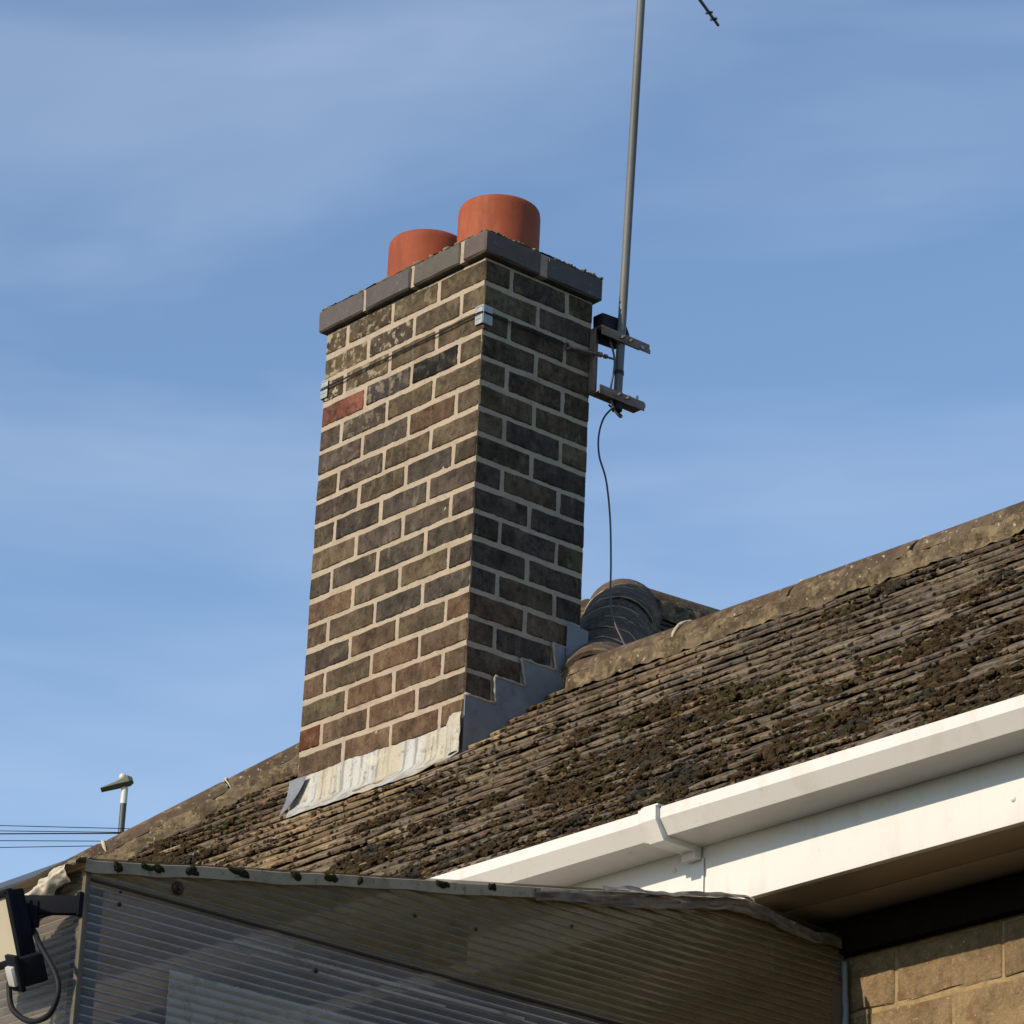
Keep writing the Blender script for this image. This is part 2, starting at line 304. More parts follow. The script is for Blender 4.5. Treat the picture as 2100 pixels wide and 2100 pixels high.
cand = []
for k, (x, y, r) in enumerate(spots):
    cut = abs(x - (y-HC)) < 0.24 or (y > YR-0.1 and abs(x - (AX+AY-y)) < 0.24) or (y > YR - 0.2)
    ok, d = inframe((x, y, Fz(y)))
    if ok and not cut: cand.append((d, k))
cand.sort(); own = set(k for d, k in cand[:300])
fld = Field()
for k, (x, y, r) in enumerate(spots):
    rx = PITCH - TILT + random.gauss(0, 0.010); ry = random.gauss(0, 0.012); rz = random.gauss(0, 0.012)
    lift = 0.001 + max(0, random.gauss(0.0006, 0.0012)) + 0.002*nz((x*1.3, y*1.7, 0), 1.0, 3)
    p = Vector((x, y + random.gauss(0, 0.0025), Fz(y))) + nrm*lift
    me = random.choice(TSH); col = tint(x, y)
    if k in own:
        place('tile', me, deck_front, p, (rx, ry, rz), col)
    else:
        mw = Matrix.Translation(p) @ Matrix.Rotation(rz, 4, 'Z') @ Matrix.Rotation(ry, 4, 'Y') @ Matrix.Rotation(rx, 4, 'X')
        bm = bmesh.new(); bm.from_mesh(me); bmesh.ops.transform(bm, matrix=mw, verts=bm.verts)
        if abs(x - (y-HC)) < 0.24: bmesh.ops.bisect_plane(bm, geom=list(bm.verts)+list(bm.edges)+list(bm.faces), plane_co=(0.02, HC, 0), plane_no=(1, -1, 0), clear_inner=True)
        if y > YR-0.1 and abs(x - (AX+AY-y)) < 0.24: bmesh.ops.bisect_plane(bm, geom=list(bm.verts)+list(bm.edges)+list(bm.faces), plane_co=(AX, AY, 0), plane_no=(1, 1, 0), clear_outer=True)
        if y > YR - 0.2 and x > BX: bmesh.ops.bisect_plane(bm, geom=list(bm.verts)+list(bm.edges)+list(bm.faces), plane_co=(0, YR, 0), plane_no=(0, 1, 0), clear_outer=True)
        bm.verts.index_update()
        fld.add([v.co.copy() for v in bm.verts], [[v.index for v in f.verts] for f in bm.faces], col); bm.free()
o = fld.build('tile_field', M['tilefar'], deck_front); tag(o, kind='stuff')
# side slope tiles (courses run along y, facing +x)
fld = Field(); j = 0; x = AX + 0.04
while x < 2.6:
    yy = max(AY - 0.1, 0) - (x-AX) - 0.1 + (j % 2)*0.0825
    yy = (AX+AY) - x - 0.05 + (j % 2)*0.0825
    while yy < 4.4:
        base = Vector((x, yy, Rz(x)))
        if yy > YR - 0.1 and not (x > BX and yy < YR + (x-BX) - 0.1):
            mw = Matrix.Translation(base + Vector((math.sin(PITCH), 0, math.cos(PITCH)))*0.002) @ Matrix.Rotation(math.pi/2, 4, 'Z') @ Matrix.Rotation(random.gauss(0, 0.01), 4, 'Y') @ Matrix.Rotation(PITCH - TILT + random.gauss(0, 0.01), 4, 'X')
            bm = bmesh.new(); bm.from_mesh(random.choice(TSH)); bmesh.ops.transform(bm, matrix=mw, verts=bm.verts)
            bmesh.ops.bisect_plane(bm, geom=list(bm.verts)+list(bm.edges)+list(bm.faces), plane_co=(AX, AY, 0), plane_no=(1, 1, 0), clear_inner=True)
            bmesh.ops.bisect_plane(bm, geom=list(bm.verts)+list(bm.edges)+list(bm.faces), plane_co=(AX, 0, 0), plane_no=(1, 0, 0), clear_inner=True)
            bm.verts.index_update()
            if len(bm.verts): fld.add([v.co.copy() for v in bm.verts], [[v.index for v in f.verts] for f in bm.faces], tint(9, 9))
            bm.free()
        yy += 0.1655
    x += GA; j += 1
o = fld.build('tile_field', M['tilefar'], deck_side); tag(o, kind='stuff')

# ridge and hips: half-round tiles on a mortar bed
def round_tile(length, rad=0.125, half=76, th=0.013, seed=0):
    b = MB(); n = 14; rnd = random.Random(seed)
    vs = []; fs = []
    for iy, yy in enumerate((0, 0.012, length*0.5, length-0.012, length)):
        rr = rad - (0.004 if iy in (0, 4) else 0)
        for lay in (0, 1):
            for i in range(n+1):
                a = R(-half + 2*half*i/n); q = rr - (0 if lay else th) + 0.0015*noise.noise(Vector((i*0.4, yy*6, seed*3.3)))
                vs.append((q*math.sin(a), yy, q*math.cos(a) - rad))
    w = 2*(n+1)
    for k in range(4):
        for i in range(n):
            fs.append((k*w+n+1+i, k*w+n+2+i, (k+1)*w+n+2+i, (k+1)*w+n+1+i)); fs.append((k*w+i, (k+1)*w+i, (k+1)*w+i+1, k*w+i+1))
        fs.append((k*w, k*w+n+1, (k+1)*w+n+1, (k+1)*w)); fs.append((k*w+n, (k+1)*w+n, (k+1)*w+2*n+1, k*w+2*n+1))
    for k in (0, 4):
        for i in range(n): fs.append((k*w+i, k*w+i+1, k*w+n+2+i, k*w+n+1+i))
    me = bpy.data.meshes.new('ridge_tile'); me.from_pydata(vs, [], fs)
    bm = bmesh.new(); bm.from_mesh(me); bmesh.ops.recalc_face_normals(bm, faces=bm.faces); bm.to_mesh(me); bm.free()
    me.materials.append(M['ridgetile'])
    for p in me.polygons: p.use_smooth = True
    me.set_sharp_from_angle(angle=R(40)); return me
RCOL = [(0.125, 0.085, 0.058, 1), (0.14, 0.10, 0.07, 1), (0.11, 0.082, 0.062, 1), (0.13, 0.095, 0.068, 1)]
def ridge_run(name, a, bpt, step, drop, lift, seed, label, pointing=1.0, bedw=0.155, rad=0.125, half=76):
    a = Vector(a); bpt = Vector(bpt); d = (bpt-a); ln = d.length; d.normalize()
    side = d.cross(Vector((0, 0, 1))).normalized(); up = side.cross(d).normalized()
    rot = Matrix((side, d, up)).transposed()
    if rot.determinant() < 0: rot = Matrix((-side, d, up)).transposed()
    eul = rot.to_euler()
    mb = MB(); nl = max(8, int(ln/0.012)); hw = 0.112
    e_ = -drop*bedw + 0.012 - lift
    hw = rad*math.sin(R(half)); he = -rad*(1-math.cos(R(half)))            # half width of a tile and the height of its edge under the crown
    prof = [(-bedw, e_), (-hw-0.006, he-0.004), (-hw*0.84, he*0.66-0.014), (-hw*0.5, he*0.2-0.020), (0, -0.022), (hw*0.5, he*0.2-0.020), (hw*0.84, he*0.66-0.014), (hw+0.006, he-0.004), (bedw, e_)]
    vs = []; fs = []
    pr = []
    for k in range(len(prof)-1):
        for q in range(4): t = q/4; pr.append((prof[k][0]*(1-t)+prof[k+1][0]*t, prof[k][1]*(1-t)+prof[k+1][1]*t))
    pr.append(prof[-1])
    for i in range(nl+1):
        c = a + d*(ln*i/nl)
        for (s, h) in pr:
            p = c + side*s + up*(h + lift)
            w = 1.0 if abs(s) > hw*0.8 else 0.3
            p += up*(0.006*nz(p, 14, seed)*w + 0.007*nz(p, 40, seed)*w + 0.004*nz(p, 90, seed)*w) + side*(0.012*nz(p, 18, seed+2)*w*(1 if abs(s) > hw else 0.4))
            vs.append(p)
    n = len(pr)
    for i in range(nl):
        for j in range(n-1): fs.append((i*n+j, i*n+j+1, (i+1)*n+j+1, (i+1)*n+j))
    fs.append(tuple(range(n))); fs.append(tuple(nl*n+j for j in range(n))[::-1])
    mb.add(vs, fs); bed = mb.build(name, M['bedding'], house, smooth='full'); tag(bed, label)
    k = 0; t = 0.0
    shapes = [round_tile(step-0.012, rad, half, seed=seed*10+q) for q in range(3)]
    while t < ln - step*0.3:
        base = a + d*t + up*(lift + random.uniform(-0.003, 0.004)) + side*random.uniform(-0.004, 0.004)
        e = rot @ Matrix.Rotation(random.gauss(0, 0.008), 3, 'X') @ Matrix.Rotation(random.gauss(0, 0.012), 3, 'Y')
        place('ridge_tile', shapes[k % 3], bed, base, e.to_euler(), random.choice(RCOL))
        if pointing and t > 0.01:                       # mortar squeezed out between two tiles
            arc = []
            qa = random.choice((-78, -40, -10)); qb = random.choice((78, 40, 20))
            for i in range(9):
                q = R((qa + (qb-qa)*i/8)*half/76); rr = rad - 0.0015 + 0.0035*random.random()
                arc.append(a + d*(t-0.006+random.uniform(-0.003, 0.003)) + side*(rr*math.sin(q)) + up*(lift + rr*math.cos(q) - rad))
            pt = MB().tube(arc, [pointing*random.uniform(0.002, 0.010)*(0.4 if i_ in (0, 8) else 1) for i_ in range(9)], 6); pt.build('pointing', M['pointing'], bed, smooth='full')
        t += step; k += 1
ridge_run('ridge', (BX-0.03, YR, ZR), (XR, YR, ZR), 0.455, TP, 0.062, 1, 'lower ridge with half-round tiles on pale lichen-covered mortar', bedw=0.088, rad=0.087, half=78)
hl = math.sqrt(2)
ridge_run('hip_ridge', (XL-0.04, YE-0.04, Fz(YE)-0.03), (AX, AY, AZ), 0.45, TP/hl, 0.073, 2, 'long hip left of the chimney with dark half-round tiles', bedw=0.122, rad=0.097, half=72)
ridge_run('hip_ridge', (BX-0.07, YR+0.07, Fz(YR+0.07)), (AX, AY, AZ), 0.215, TP/hl, 0.073, 3, 'short hip right of the chimney with banded half-round tiles', pointing=0.45, bedw=0.128)
ridge_run('ridge', (AX, AY, AZ), (AX, 4.6, AZ+0.16), 0.45, TP, 0.068, 4, 'higher ridge running back behind the chimney', pointing=0, bedw=0.095, rad=0.09, half=72)

# wall with its bricks
WTOP = ZS - 0.005
mb = MB().box((0.7, YW+0.1655, (WTOP-5.2)/2), (7.6, 0.30, WTOP+5.2)); wall = mb.build('wall', M['wallmortar'], house)
def brick_mesh(name, L, D, H, seed, m, bev=0.005, jit=0.0016, cuts=2):
    rnd = random.Random(seed); bm = bmesh.new(); bmesh.ops.create_cube(bm, size=1)
    for v in bm.verts: v.co = Vector((v.co.x*L, v.co.y*D, (v.co.z+0.5)*H))
    le = [e for e in bm.edges if abs((e.verts[0].co - e.verts[1].co).normalized().x) > 0.9]
    if cuts: bmesh.ops.subdivide_edges(bm, edges=le, cuts=cuts, use_grid_fill=True)
    ed = [e for e in bm.edges if e.is_manifold and e.calc_face_angle(0) > 0.5]
    bmesh.ops.bevel(bm, geom=ed, offset=bev, segments=1, affect='EDGES')
    for v in bm.verts: v.co += Vector((rnd.uniform(-jit, jit), rnd.uniform(-jit, jit), rnd.uniform(-jit, jit)))
    me = bpy.data.meshes.new(name); bm.to_mesh(me); bm.free(); me.materials.append(m); return me
WB = [brick_mesh('brick', 0.2905, 0.10, 0.1145, 40+i, M['wallbrick'], 0.0035, 0.0022, 5) for i in range(5)]
for r_ in range(-1, 12):
    zb = -2.956 + 0.006 - r_*0.125
    x0 = 2.5125 if r_ % 2 == 0 else 2.6725
    for k in range(-6, 10):
        x = x0 + 0.1505 + (k-1)*0.301
        if 0.8 < x < 4.35:
            zt = zb
            c = random.choice([(0.300, 0.218, 0.125), (0.275, 0.200, 0.118), (0.315, 0.230, 0.130), (0.260, 0.190, 0.115)])
            f = random.uniform(0.88, 1.12)
            if zt + 0.1165 < WTOP: place('brick', random.choice(WB), wall, (x+random.gauss(0, 0.002), YW+0.0615+random.gauss(0, 0.0010), zt), (0, 0, random.gauss(0, 0.004)), (c[0]*f, c[1]*f, c[2]*f, 1))
MB().box((0.7, YW-0.004, (WTOP-2.829)/2), (7.6, 0.030, WTOP+2.829), bev=0.002).build('soffit_shade_board', M['soffitshade'], house)  # near-black strip at the wall top, soffit shade put into its colour
# side and rear walls so that the house is closed
MB().box((-3.0, 2.4, (WTOP-5.2)/2), (0.3, 6.6, WTOP+5.2)).build('wall', M['wallmortar'], house)

yb2 = 2*YR - YFASC
MB().extrude([Vector((4.25, YW+0.02, -5.2)), Vector((4.25, YW+0.02, WTOP+0.02)), Vector((4.25, YFASC+0.1, Fz(YFASC+0.1)-0.06)), Vector((4.25, YR, ZR-0.06)), Vector((4.25, yb2-0.1, Fz(YFASC+0.1)-0.06)), Vector((4.25, yb2-0.25, -5.2))], (0.24, 0, 0)).build('wall', M['wallmortar'], house)
# fascia, soffit, gutter
mb = MB().box(((XL+XR)/2, YFASC+0.009, (ZS-2.535)/2), (XR-XL, 0.018, -2.535-ZS), bev=0.0025); fascia = mb.build('fascia', M['upvc'], house, smooth=True)
for x in (2.66, 3.06): MB().lathe((0, 0, 0), [(0.0001, 0.004), (0.005, 0.003), (0.007, 0)], 12)
for (x, z) in ((3.085, -2.70), (2.115, -2.645)):
    b = MB(); b.lathe((0, 0, 0), [(0.0001, 0.004), (0.004, 0.0032), (0.006, 0)], 12)
    b.v = [Vector((x + v.x, YFASC - 0.0005 - v.z, z + v.y)) for v in b.v]; b.build('nail_cap', M['upvc'], fascia, smooth='full')
sof = None
yy = YFASC + 0.0185; bw = (YW - YFASC - 0.02)/2
for k in range(2):
    mb = MB().box(((XL+XR)/2, yy + bw/2 - 0.0015, ZS+0.010), (XR-XL, bw-0.003, 0.012), bev=0.002)
    if sof is None: sof = mb.build('soffit', M['soffit'], house, smooth=True)
    else: mb.build('soffit_board', M['soffit'], sof, smooth=True)
    yy += bw
MB().box(((XL+XR)/2, (YFASC+YW)/2, ZS+0.022), (XR-XL, YW-YFASC-0.04, 0.006)).build('soffit_board', M['under'], sof)
def gutter_profile(o=0.0):
    out = [(-1.250-o, -2.552+o*0.5), (-1.2490-o, -2.577-o*0.3), (-1.226-o*0.8, -2.610-o), (-1.1225, -2.610-o)]
    inn = [(-1.1225, -2.6075), (-1.2235, -2.6075), (-1.2460, -2.5765), (-1.2465, -2.5545)]
    lip = [(-1.2465, -2.5545), (-1.2375, -2.5545), (-1.2375, -2.552+o*0.5)]
    return out + [(-1.1225, -2.6075)] + inn[1:] + lip[1:]
mb = MB().extrude([Vector((XL-0.1, p[0], p[1])) for p in gutter_profile()], (XR-XL+0.1, 0, 0)); gut = mb.build('gutter', M['upvc'], house)
mb = MB().box(((XL+XR)/2, -1.1235, -2.578), (XR-XL+0.2, 0.002, 0.05)); mb.build('gutter_back', M['upvc'], gut)
mb = MB()
for xa, xb, o_ in ((2.158, 2.2035, 0.0125), (2.142, 2.158, 0.0060)):
    pr = [Vector((xa, -1.250-o_, -2.549)), Vector((xa, -1.2490-o_, -2.577-o_*0.3)), Vector((xa, -1.226-o_*0.8, -2.610-o_)), Vector((xa, -1.130, -2.610-o_)), Vector((xa, -1.130, -2.6105)), Vector((xa, -1.2265, -2.6105)), Vector((xa, -1.2495, -2.577)), Vector((xa, -1.2505, -2.549))]
    mb.extrude(pr, (xb-xa, 0, 0))
mb.box((2.182, -1.134, -2.606), (0.042, 0.020, 0.066), bev=0.002)
mb.box((2.184, -1.247, -2.5485), (0.046, 0.026, 0.005), bev=0.0015)
un = mb.build('gutter_union', M['upvc'], gut)
MB().box((2.207, -1.1235, -2.69), (0.006, 0.003, 0.11), bev=0.001).build('fascia_joint', M['upvc'], fascia)

# ------------------------------------------------------------------ chimney stack
CW, CD, CH = 0.777, 0.44, 0.0832
chim = empty('chimney_stack', (-CW/2, CD/2, -1.7)); tag(chim, 'tall dark brick chimney stack with buff mortar and lead flashing', 'chimney')
core = MB()
ins = 0.0030
def mface(fn, w, h, smear):
    def g(u, v):
        p, q = fn(u, v); k = 0.0011*nz(p, 50, 1) + 0.0009*nz(p, 150, 2) + max(0.0, smear*(nz(p, 60, 5) - 0.45)); return p + q*k
    core.grid(g, int(w/0.0065), int(h/0.0065))
ZB = -20*CH
mface(lambda u, v: (Vector((-CW+ins + (CW-2*ins)*u, ins, ZB + (-0.002-ZB)*v)), Vector((0, -1, 0))), CW, -ZB, 0.006)
mface(lambda u, v: (Vector((-ins, ins + (CD-2*ins)*u, ZB + (-0.002-ZB)*v)), Vector((1, 0, 0))), CD, -ZB, 0.0)
core.box((-CW/2, CD/2+0.002, (ZB-0.004)/2), (CW-2*ins-0.006, CD-2*ins-0.006, -ZB-0.002))
mort = core.build('mortar_joints', M['mortar'], chim, smooth='full')
FULL = [brick_mesh('brick', 0.2145, 0.1025, 0.0728, i, M['brick'], 0.0056, 0.0013, 5) for i in range(8)]
BK = 1.28
B_DARK = [(0.078, 0.066, 0.043), (0.092, 0.076, 0.047), (0.066, 0.058, 0.043), (0.083, 0.066, 0.043), (0.072, 0.061, 0.048), (0.098, 0.082, 0.050), (0.060, 0.054, 0.042)]
B_WARM = [(0.112, 0.081, 0.050), (0.100, 0.074, 0.047), (0.122, 0.086, 0.052), (0.090, 0.069, 0.045), (0.118, 0.082, 0.050)]
def chimney_course(i):
    zb = -(i+1)*CH + 0.0048
    even = i % 2 == 1
    out = []
    for k in range(3):
        xc = (-CW + 0.1075 + k*0.225) if even else (-0.6645 + 0.1075 + k*0.225)
        out.append((xc, 0.05125, 0, k)); out.append((xc, CD-0.05125, 0, 10+k))
    if even:
        out += [(-0.05125, 0.1075, 1, 20), (-0.05125, 0.3325, 1, 21), (-CW+0.05125, 0.22, 1, 30)]
    else:
        out += [(-CW+0.05125, 0.1075, 1, 30), (-CW+0.05125, 0.3325, 1, 31), (-0.05125, 0.22, 1, 20)]
    for (x, y, rot, key) in out:
        warm = max(0.0, min(1.0, (i-8)/9.0))
        c = random.choice(B_WARM) if random.random() < warm*0.85 else random.choice(B_DARK)
        f = random.uniform(0.85, 1.18)*BK; al = 0.0
        if i < 4 and x < -0.35: al = random.uniform(0.5, 1.0)
        elif i < 7: al = random.uniform(0, 0.35) if x < -0.3 else random.uniform(0, 0.12)
        if i == 3 and key == 0: c = (0.19, 0.080, 0.055); f = 1.0; al = 0.1
        if i == 3 and key == 2: c = (0.022, 0.022, 0.020); f = 1.0
        if i == 5 and key == 2 - (0 if even else 0): c = (0.150, 0.106, 0.064); f = 1.0
        if i == 3 and key == 1: c = (0.055, 0.052, 0.048); al = 0.35
        if i == 16 and key == 30: c = (0.16, 0.068, 0.034); f = 1
        place('brick', random.choice(FULL), mort, (x+random.uniform(-0.0011, 0.0011), y+random.uniform(-0.0008, 0.0008), zb+random.gauss(0, 0.0012)), (random.gauss(0, 0.002), random.gauss(0, 0.005), (math.pi/2 if rot else 0) + random.choice((0, math.pi)) + random.uniform(-0.003, 0.003)), (c[0]*f*1.03, c[1]*f*0.96, c[2]*f, al))
for i in range(20): chimney_course(i)
# oversailing cap course
CO = 0.021; CAPH = 0.080
mb = MB().box((-CW/2, CD/2, CAPH/2+0.002), (CW+2*CO-0.012, CD+2*CO-0.012, CAPH-0.006)); capbed = mb.build('cap_mortar', M['mortar'], chim)
tag(capbed, 'oversailing top course of purple-grey bricks')
CAPM = [brick_mesh('cap_brick', 0.224, 0.11, CAPH-0.004, 70+i, M['capbrick'], 0.006, 0.0014) for i in range(4)]
CCOL = [(0.098, 0.082, 0.078, 0), (0.088, 0.078, 0.076, 0), (0.085, 0.078, 0.062, 0), (0.10, 0.084, 0.074, 0)]
xa = -CW - CO; L_ = 0.224; pit = 0.2365
for k in range(3):
    for (y, s) in ((-CO+0.055, 0), (CD+CO-0.055, 1)):
        place('cap_brick', CAPM[(k+s) % 4], capbed, (xa + 0.112 + k*pit + random.gauss(0, 0.001), y, 0.003), (random.gauss(0, 0.008), random.gauss(0, 0.006), random.gauss(0, 0.006)), CCOL[k % 4])
HALF = brick_mesh('cap_brick', 0.228, 0.107, CAPH-0.004, 91, M['capbrick'], 0.006, 0.0014)
place('cap_brick', HALF, capbed, (CO-0.0535, -CO+0.114, 0.003), (0, 0.004, math.pi/2+0.003), (0.105, 0.078, 0.068, 0))
place('cap_brick', HALF, capbed, (CO-0.0535, CD+CO-0.114, 0.003), (0.004, 0, math.pi/2-0.004), (0.085, 0.080, 0.080, 0))
place('cap_brick', HALF, capbed, (-CW-CO+0.0535, CD/2, 0.0025), (0, 0, math.pi/2), (0.085, 0.080, 0.075, 0))
# flaunching: sloped mortar dome round the pots
def fl(u, v):
    x = -CW-CO+0.006 + (CW+2*CO-0.012)*u; y = -CO+0.006 + (CD+2*CO-0.012)*v
    e = min(u*(CW+2*CO), (1-u)*(CW+2*CO), v*(CD+2*CO), (1-v)*(CD+2*CO))
    z = CAPH + 0.003 + 0.030*min(1.0, e/0.14)**0.8
    return Vector((x, y, z)) + Vector((0, 0, 0.006*nz((x, y, 0), 22, 4) + 0.004*nz((x, y, 0), 60, 5)))
mb = MB().grid(fl, 70, 44); fm = mb.build('flaunching', M['flaunch'], chim, smooth='full')
# lumps of mortar sitting in the cap joints and along its top edge
mb = MB()
for k in range(60):
    if random.random() < 0.55: p = Vector((-CW-CO+0.02 + random.random()*(CW+0.02), -CO+0.010, CAPH+0.002))
    else: p = Vector((CO-0.010, -CO+0.02 + random.random()*(CD+0.02), CAPH+0.002))
    r0 = random.uniform(0.004, 0.010)
    bm = bmesh.new(); bmesh.ops.create_icosphere(bm, subdivisions=1, radius=r0)
    for v in bm.verts: v.co = Vector((v.co.x*1.6, v.co.y*1.3, v.co.z*0.6))*(1+0.5*noise.noise(v.co*200+p*10)) + p
    bm.verts.index_update(); mb.add([v.co for v in bm.verts], [[v.index for v in f.verts] for f in bm.faces]); bm.free()
tag(mb.build('mortar_crumbs', M['flaunch'], fm, smooth='full'), kind='stuff')

# lead flashing
def apron(u, v):
    x = -CW-0.004 + (CW+0.012)*u
    top = -1.494 + 0.006*nz((x, 0, 0), 9, 1) + 0.003*nz((x, 0, 0), 40, 2) + (0.016 if x > -0.06 else 0)
    if v < 0.6:
        t = v/0.6; z = top + (-1.585-top)*t; y = -0.006 - 0.008*t + 0.005*nz((x, 0, z), 12, 3)
    else:
        t = (v-0.6)/0.4; y = -0.014 - (0.085 + 0.012*nz((x, 0, 0), 7, 9))*t
        if x > -0.06: y += 0.05*t
        z = max(Fz(y) + 0.017, -1.585 - 0.10*t) + 0.005*nz((x, y, 0), 18, 4)
        x += 0.095*t*(1-u)**1.5
    return Vector((x, y, z))
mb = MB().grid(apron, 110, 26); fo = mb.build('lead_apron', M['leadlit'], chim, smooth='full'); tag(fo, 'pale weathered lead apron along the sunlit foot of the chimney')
mb = MB()
mb.grid(lambda u, v: Vector((-CW-0.008 + (0.080*(1-v)**0.8 + 0.006)*u, -0.019 - 0.03*v*v, -1.500 - 0.116*v)), 10, 16)
mb.build('lead_corner', M['leadmid'], chim, smooth='full')
mb = MB()
mb.grid(lambda u, v: Vector((-0.048 + 0.056*u, -0.014 + 0.005*nz((u, v, 0), 4, 7) - 0.010*math.sin(u*3.1), -1.476 - 0.118*v + 0.008*u)), 12, 20)
mb.build('lead_corner', M['leadlit'], chim, smooth='full')
steps = [(0, -1.60), (0, -1.413), (0.113, -1.413), (0.107, -1.330), (0.226, -1.330), (0.206, -1.248), (0.340, -1.248), (0.325, -1.166), (0.444, -1.166), (0.444, -1.245)]
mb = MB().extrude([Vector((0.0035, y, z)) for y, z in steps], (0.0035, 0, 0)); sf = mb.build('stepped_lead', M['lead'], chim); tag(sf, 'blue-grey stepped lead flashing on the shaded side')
# pale pointing on the steps
mb = MB()
for a, b_ in zip(steps[1:-1], steps[2:-1]):
    n_ = 8
    pts = [Vector((0.006, a[0] + (b_[0]-a[0])*i/n_, a[1] + (b_[1]-a[1])*i/n_ + 0.003)) for i in range(n_+1)]
    pts = [p + Vector((0, 0.002*nz(p, 60, 1), 0.003*nz(p, 60, 2))) for p in pts]
    mb.tube(pts, [random.uniform(0.003, 0.0062) for _ in pts], 6)
mb.build('step_pointing', M['mortar'], chim, smooth='full')
mb = MB()
mb.grid(lambda u, v: Vector((0.013 + 0.003*nz((u, v, 0), 3, 2), 0.372 + 0.084*u, -1.080 - 0.012*u - 0.130*v)), 8, 12)
mb.grid(lambda u, v: Vector((0.013 - 0.05*u, 0.456 + 0.002*u, -1.092 - 0.130*v)), 4, 8)
b_ = mb.build('lead_patch', M['lead'], chim, smooth='full'); tag(b_, 'small loose lead patch at the back corner above the roof')

# ------------------------------------------------------------------ chimney pots
def pot(x, y, r, h, label):
    t = empty('chimney_pot', (x, y, CAPH+0.012)); tag(t, label, 'chimney pot', 'terracotta chimney pots')
    b = MB().lathe((x, y, CAPH+0.012), [(r*0.995, 0), (r, 0.02), (r*1.0, h-0.022), (r*0.985, h-0.007), (r*0.955, h), (r*0.90, h-0.002), (r*0.88, h-0.012), (r*0.87, h-0.05)], 64); b.build('pot_body', M['pot'], t, smooth='full')
    b = MB().lathe((x, y, CAPH+0.012), [(r*0.869, h-0.05), (r*0.86, 0.03), (0.001, 0.03)], 48); b.build('flue_liner', M['sootin'], t, smooth='full')
    b = MB().lathe((x, y, CAPH+0.010), [(r*0.99, 0.05), (r*1.06, 0.028), (r*1.22, 0.006)], 48)
    b.v = [v + Vector((0, 0, 0.005*nz(v, 30, 3))) for v in b.v]; b.build('mortar_collar', M['flaunch'], t, smooth='full')
pot(-0.205, 0.215, 0.129, 0.213, 'terracotta chimney pot nearer the aerial mast')
pot(-0.552, 0.215, 0.128, 0.218, 'terracotta chimney pot further from the aerial mast, half hidden by the cap')

# ------------------------------------------------------------------ aerial mast, bracket, lashing, cable, aerial
m0 = Vector((0.034, 0.5215, -0.352)); m1 = Vector((0.034, 0.5815, 1.62))
mast = empty('aerial_mast', m0); tag(mast, 'tall thin galvanised mast leaning beside the chimney', 'mast')
MB().tube([m0, m1], 0.0135, 20).build('tube', M['galv'], mast, smooth=True)
MB().tube([m0 + (m1-m0)*0.0, m0 + (m1-m0)*0.012], 0.0165, 16).build('end_cap', M['blackplastic'], mast, smooth=True)
MB().tube([m0 + (m1-m0)*0.062, m0 + (m1-m0)*0.068], 0.0155, 16).build('band', M['wire'], mast, smooth=True)
brk = empty('mast_bracket', (0.02, 0.44, -0.33)); tag(brk, 'rusty steel mast bracket lashed to the chimney corner', 'bracket')
b = MB(); b.box((0.0165, 0.4295, -0.207), (0.027, 0.004, 0.218), bev=0.001); b.box((0.005, 0.444, -0.207), (0.004, 0.032, 0.218), bev=0.001); b.build('back_plate', M['ruststeel'], brk, smooth=True)
def angle_arm(z, y1, tilt=0.0, up=1):
    b = MB(); ln = y1-0.432; c = 0.432+ln/2
    b.box((0.028, c, z), (0.050, ln, 0.0038), bev=0.001)
    b.box((0.0515, c, z-up*0.014), (0.0038, ln, 0.030), bev=0.001)
    b.box((0.0515, y1-0.004, z-up*0.022), (0.0036, 0.016, 0.014), bev=0.001)
    return b.build('arm', M['ruststeel'], brk, smooth=True)
angle_arm(-0.098, 0.632); angle_arm(-0.318, 0.618, up=-0.4)
for z, dy in ((-0.115, 0.0), (-0.312, -0.004)):
    b = MB(); my = 0.5215 + 0.0304*(z+0.352); pts = []
    for i in range(13):
        a = R(-90 + 180*i/12); pts.append(Vector((0.034 + 0.0165*math.cos(a)*-1 + 0.0, my + 0.0175*math.sin(a), z)))
    pts = [pts[0] + Vector((0.040, 0, 0))] + pts + [pts[-1] + Vector((0.040, 0, 0))]
    b.tube(pts, 0.0034, 8)
    for p in (pts[0], pts[-1]): b.tube([p + Vector((-0.010, 0, 0)), p + Vector((-0.004, 0, 0))], 0.0068, 6)
    b.build('u_bolt', M['ruststeel'], brk, smooth=True)
b = MB(); b.box((0.0545, 0.600, -0.117), (0.004, 0.012, 0.009)); b.tube([(0.050, 0.590, -0.300), (0.050, 0.590, -0.285)], 0.004, 6); b.build('bolt', M['galvplate'], brk)
b = MB(); b.box((0.004, 0.503, -0.078), (0.046, 0.092, 0.088), Matrix.Rotation(0.05, 3, 'X'), bev=0.006); b.box((0.002, 0.556, -0.066), (0.036, 0.034, 0.034), Matrix.Rotation(0.5, 3, 'X'), bev=0.004)
b.build('clamp_block', M['blackplastic'], brk, smooth=True)
b = MB(); b.tube([(0.008, 0.338, -0.188), (0.012, 0.36, -0.189), (0.030, 0.425, -0.189), (0.045, 0.500, -0.190)], 0.0038, 8)
b.tube([(0.034, 0.436, -0.189), (0.037, 0.449, -0.1895)], 0.0085, 6); b.tube([(0.038, 0.458, -0.1895), (0.040, 0.468, -0.19)], 0.0075, 6)
ring = [Vector((0.008, 0.333 + 0.010*math.sin(R(30*i)), -0.188 + 0.010*math.cos(R(30*i)))) for i in range(13)]; b.tube(ring, 0.003, 6)
b.build('eye_bolt', M['ruststeel'], brk, smooth=True)
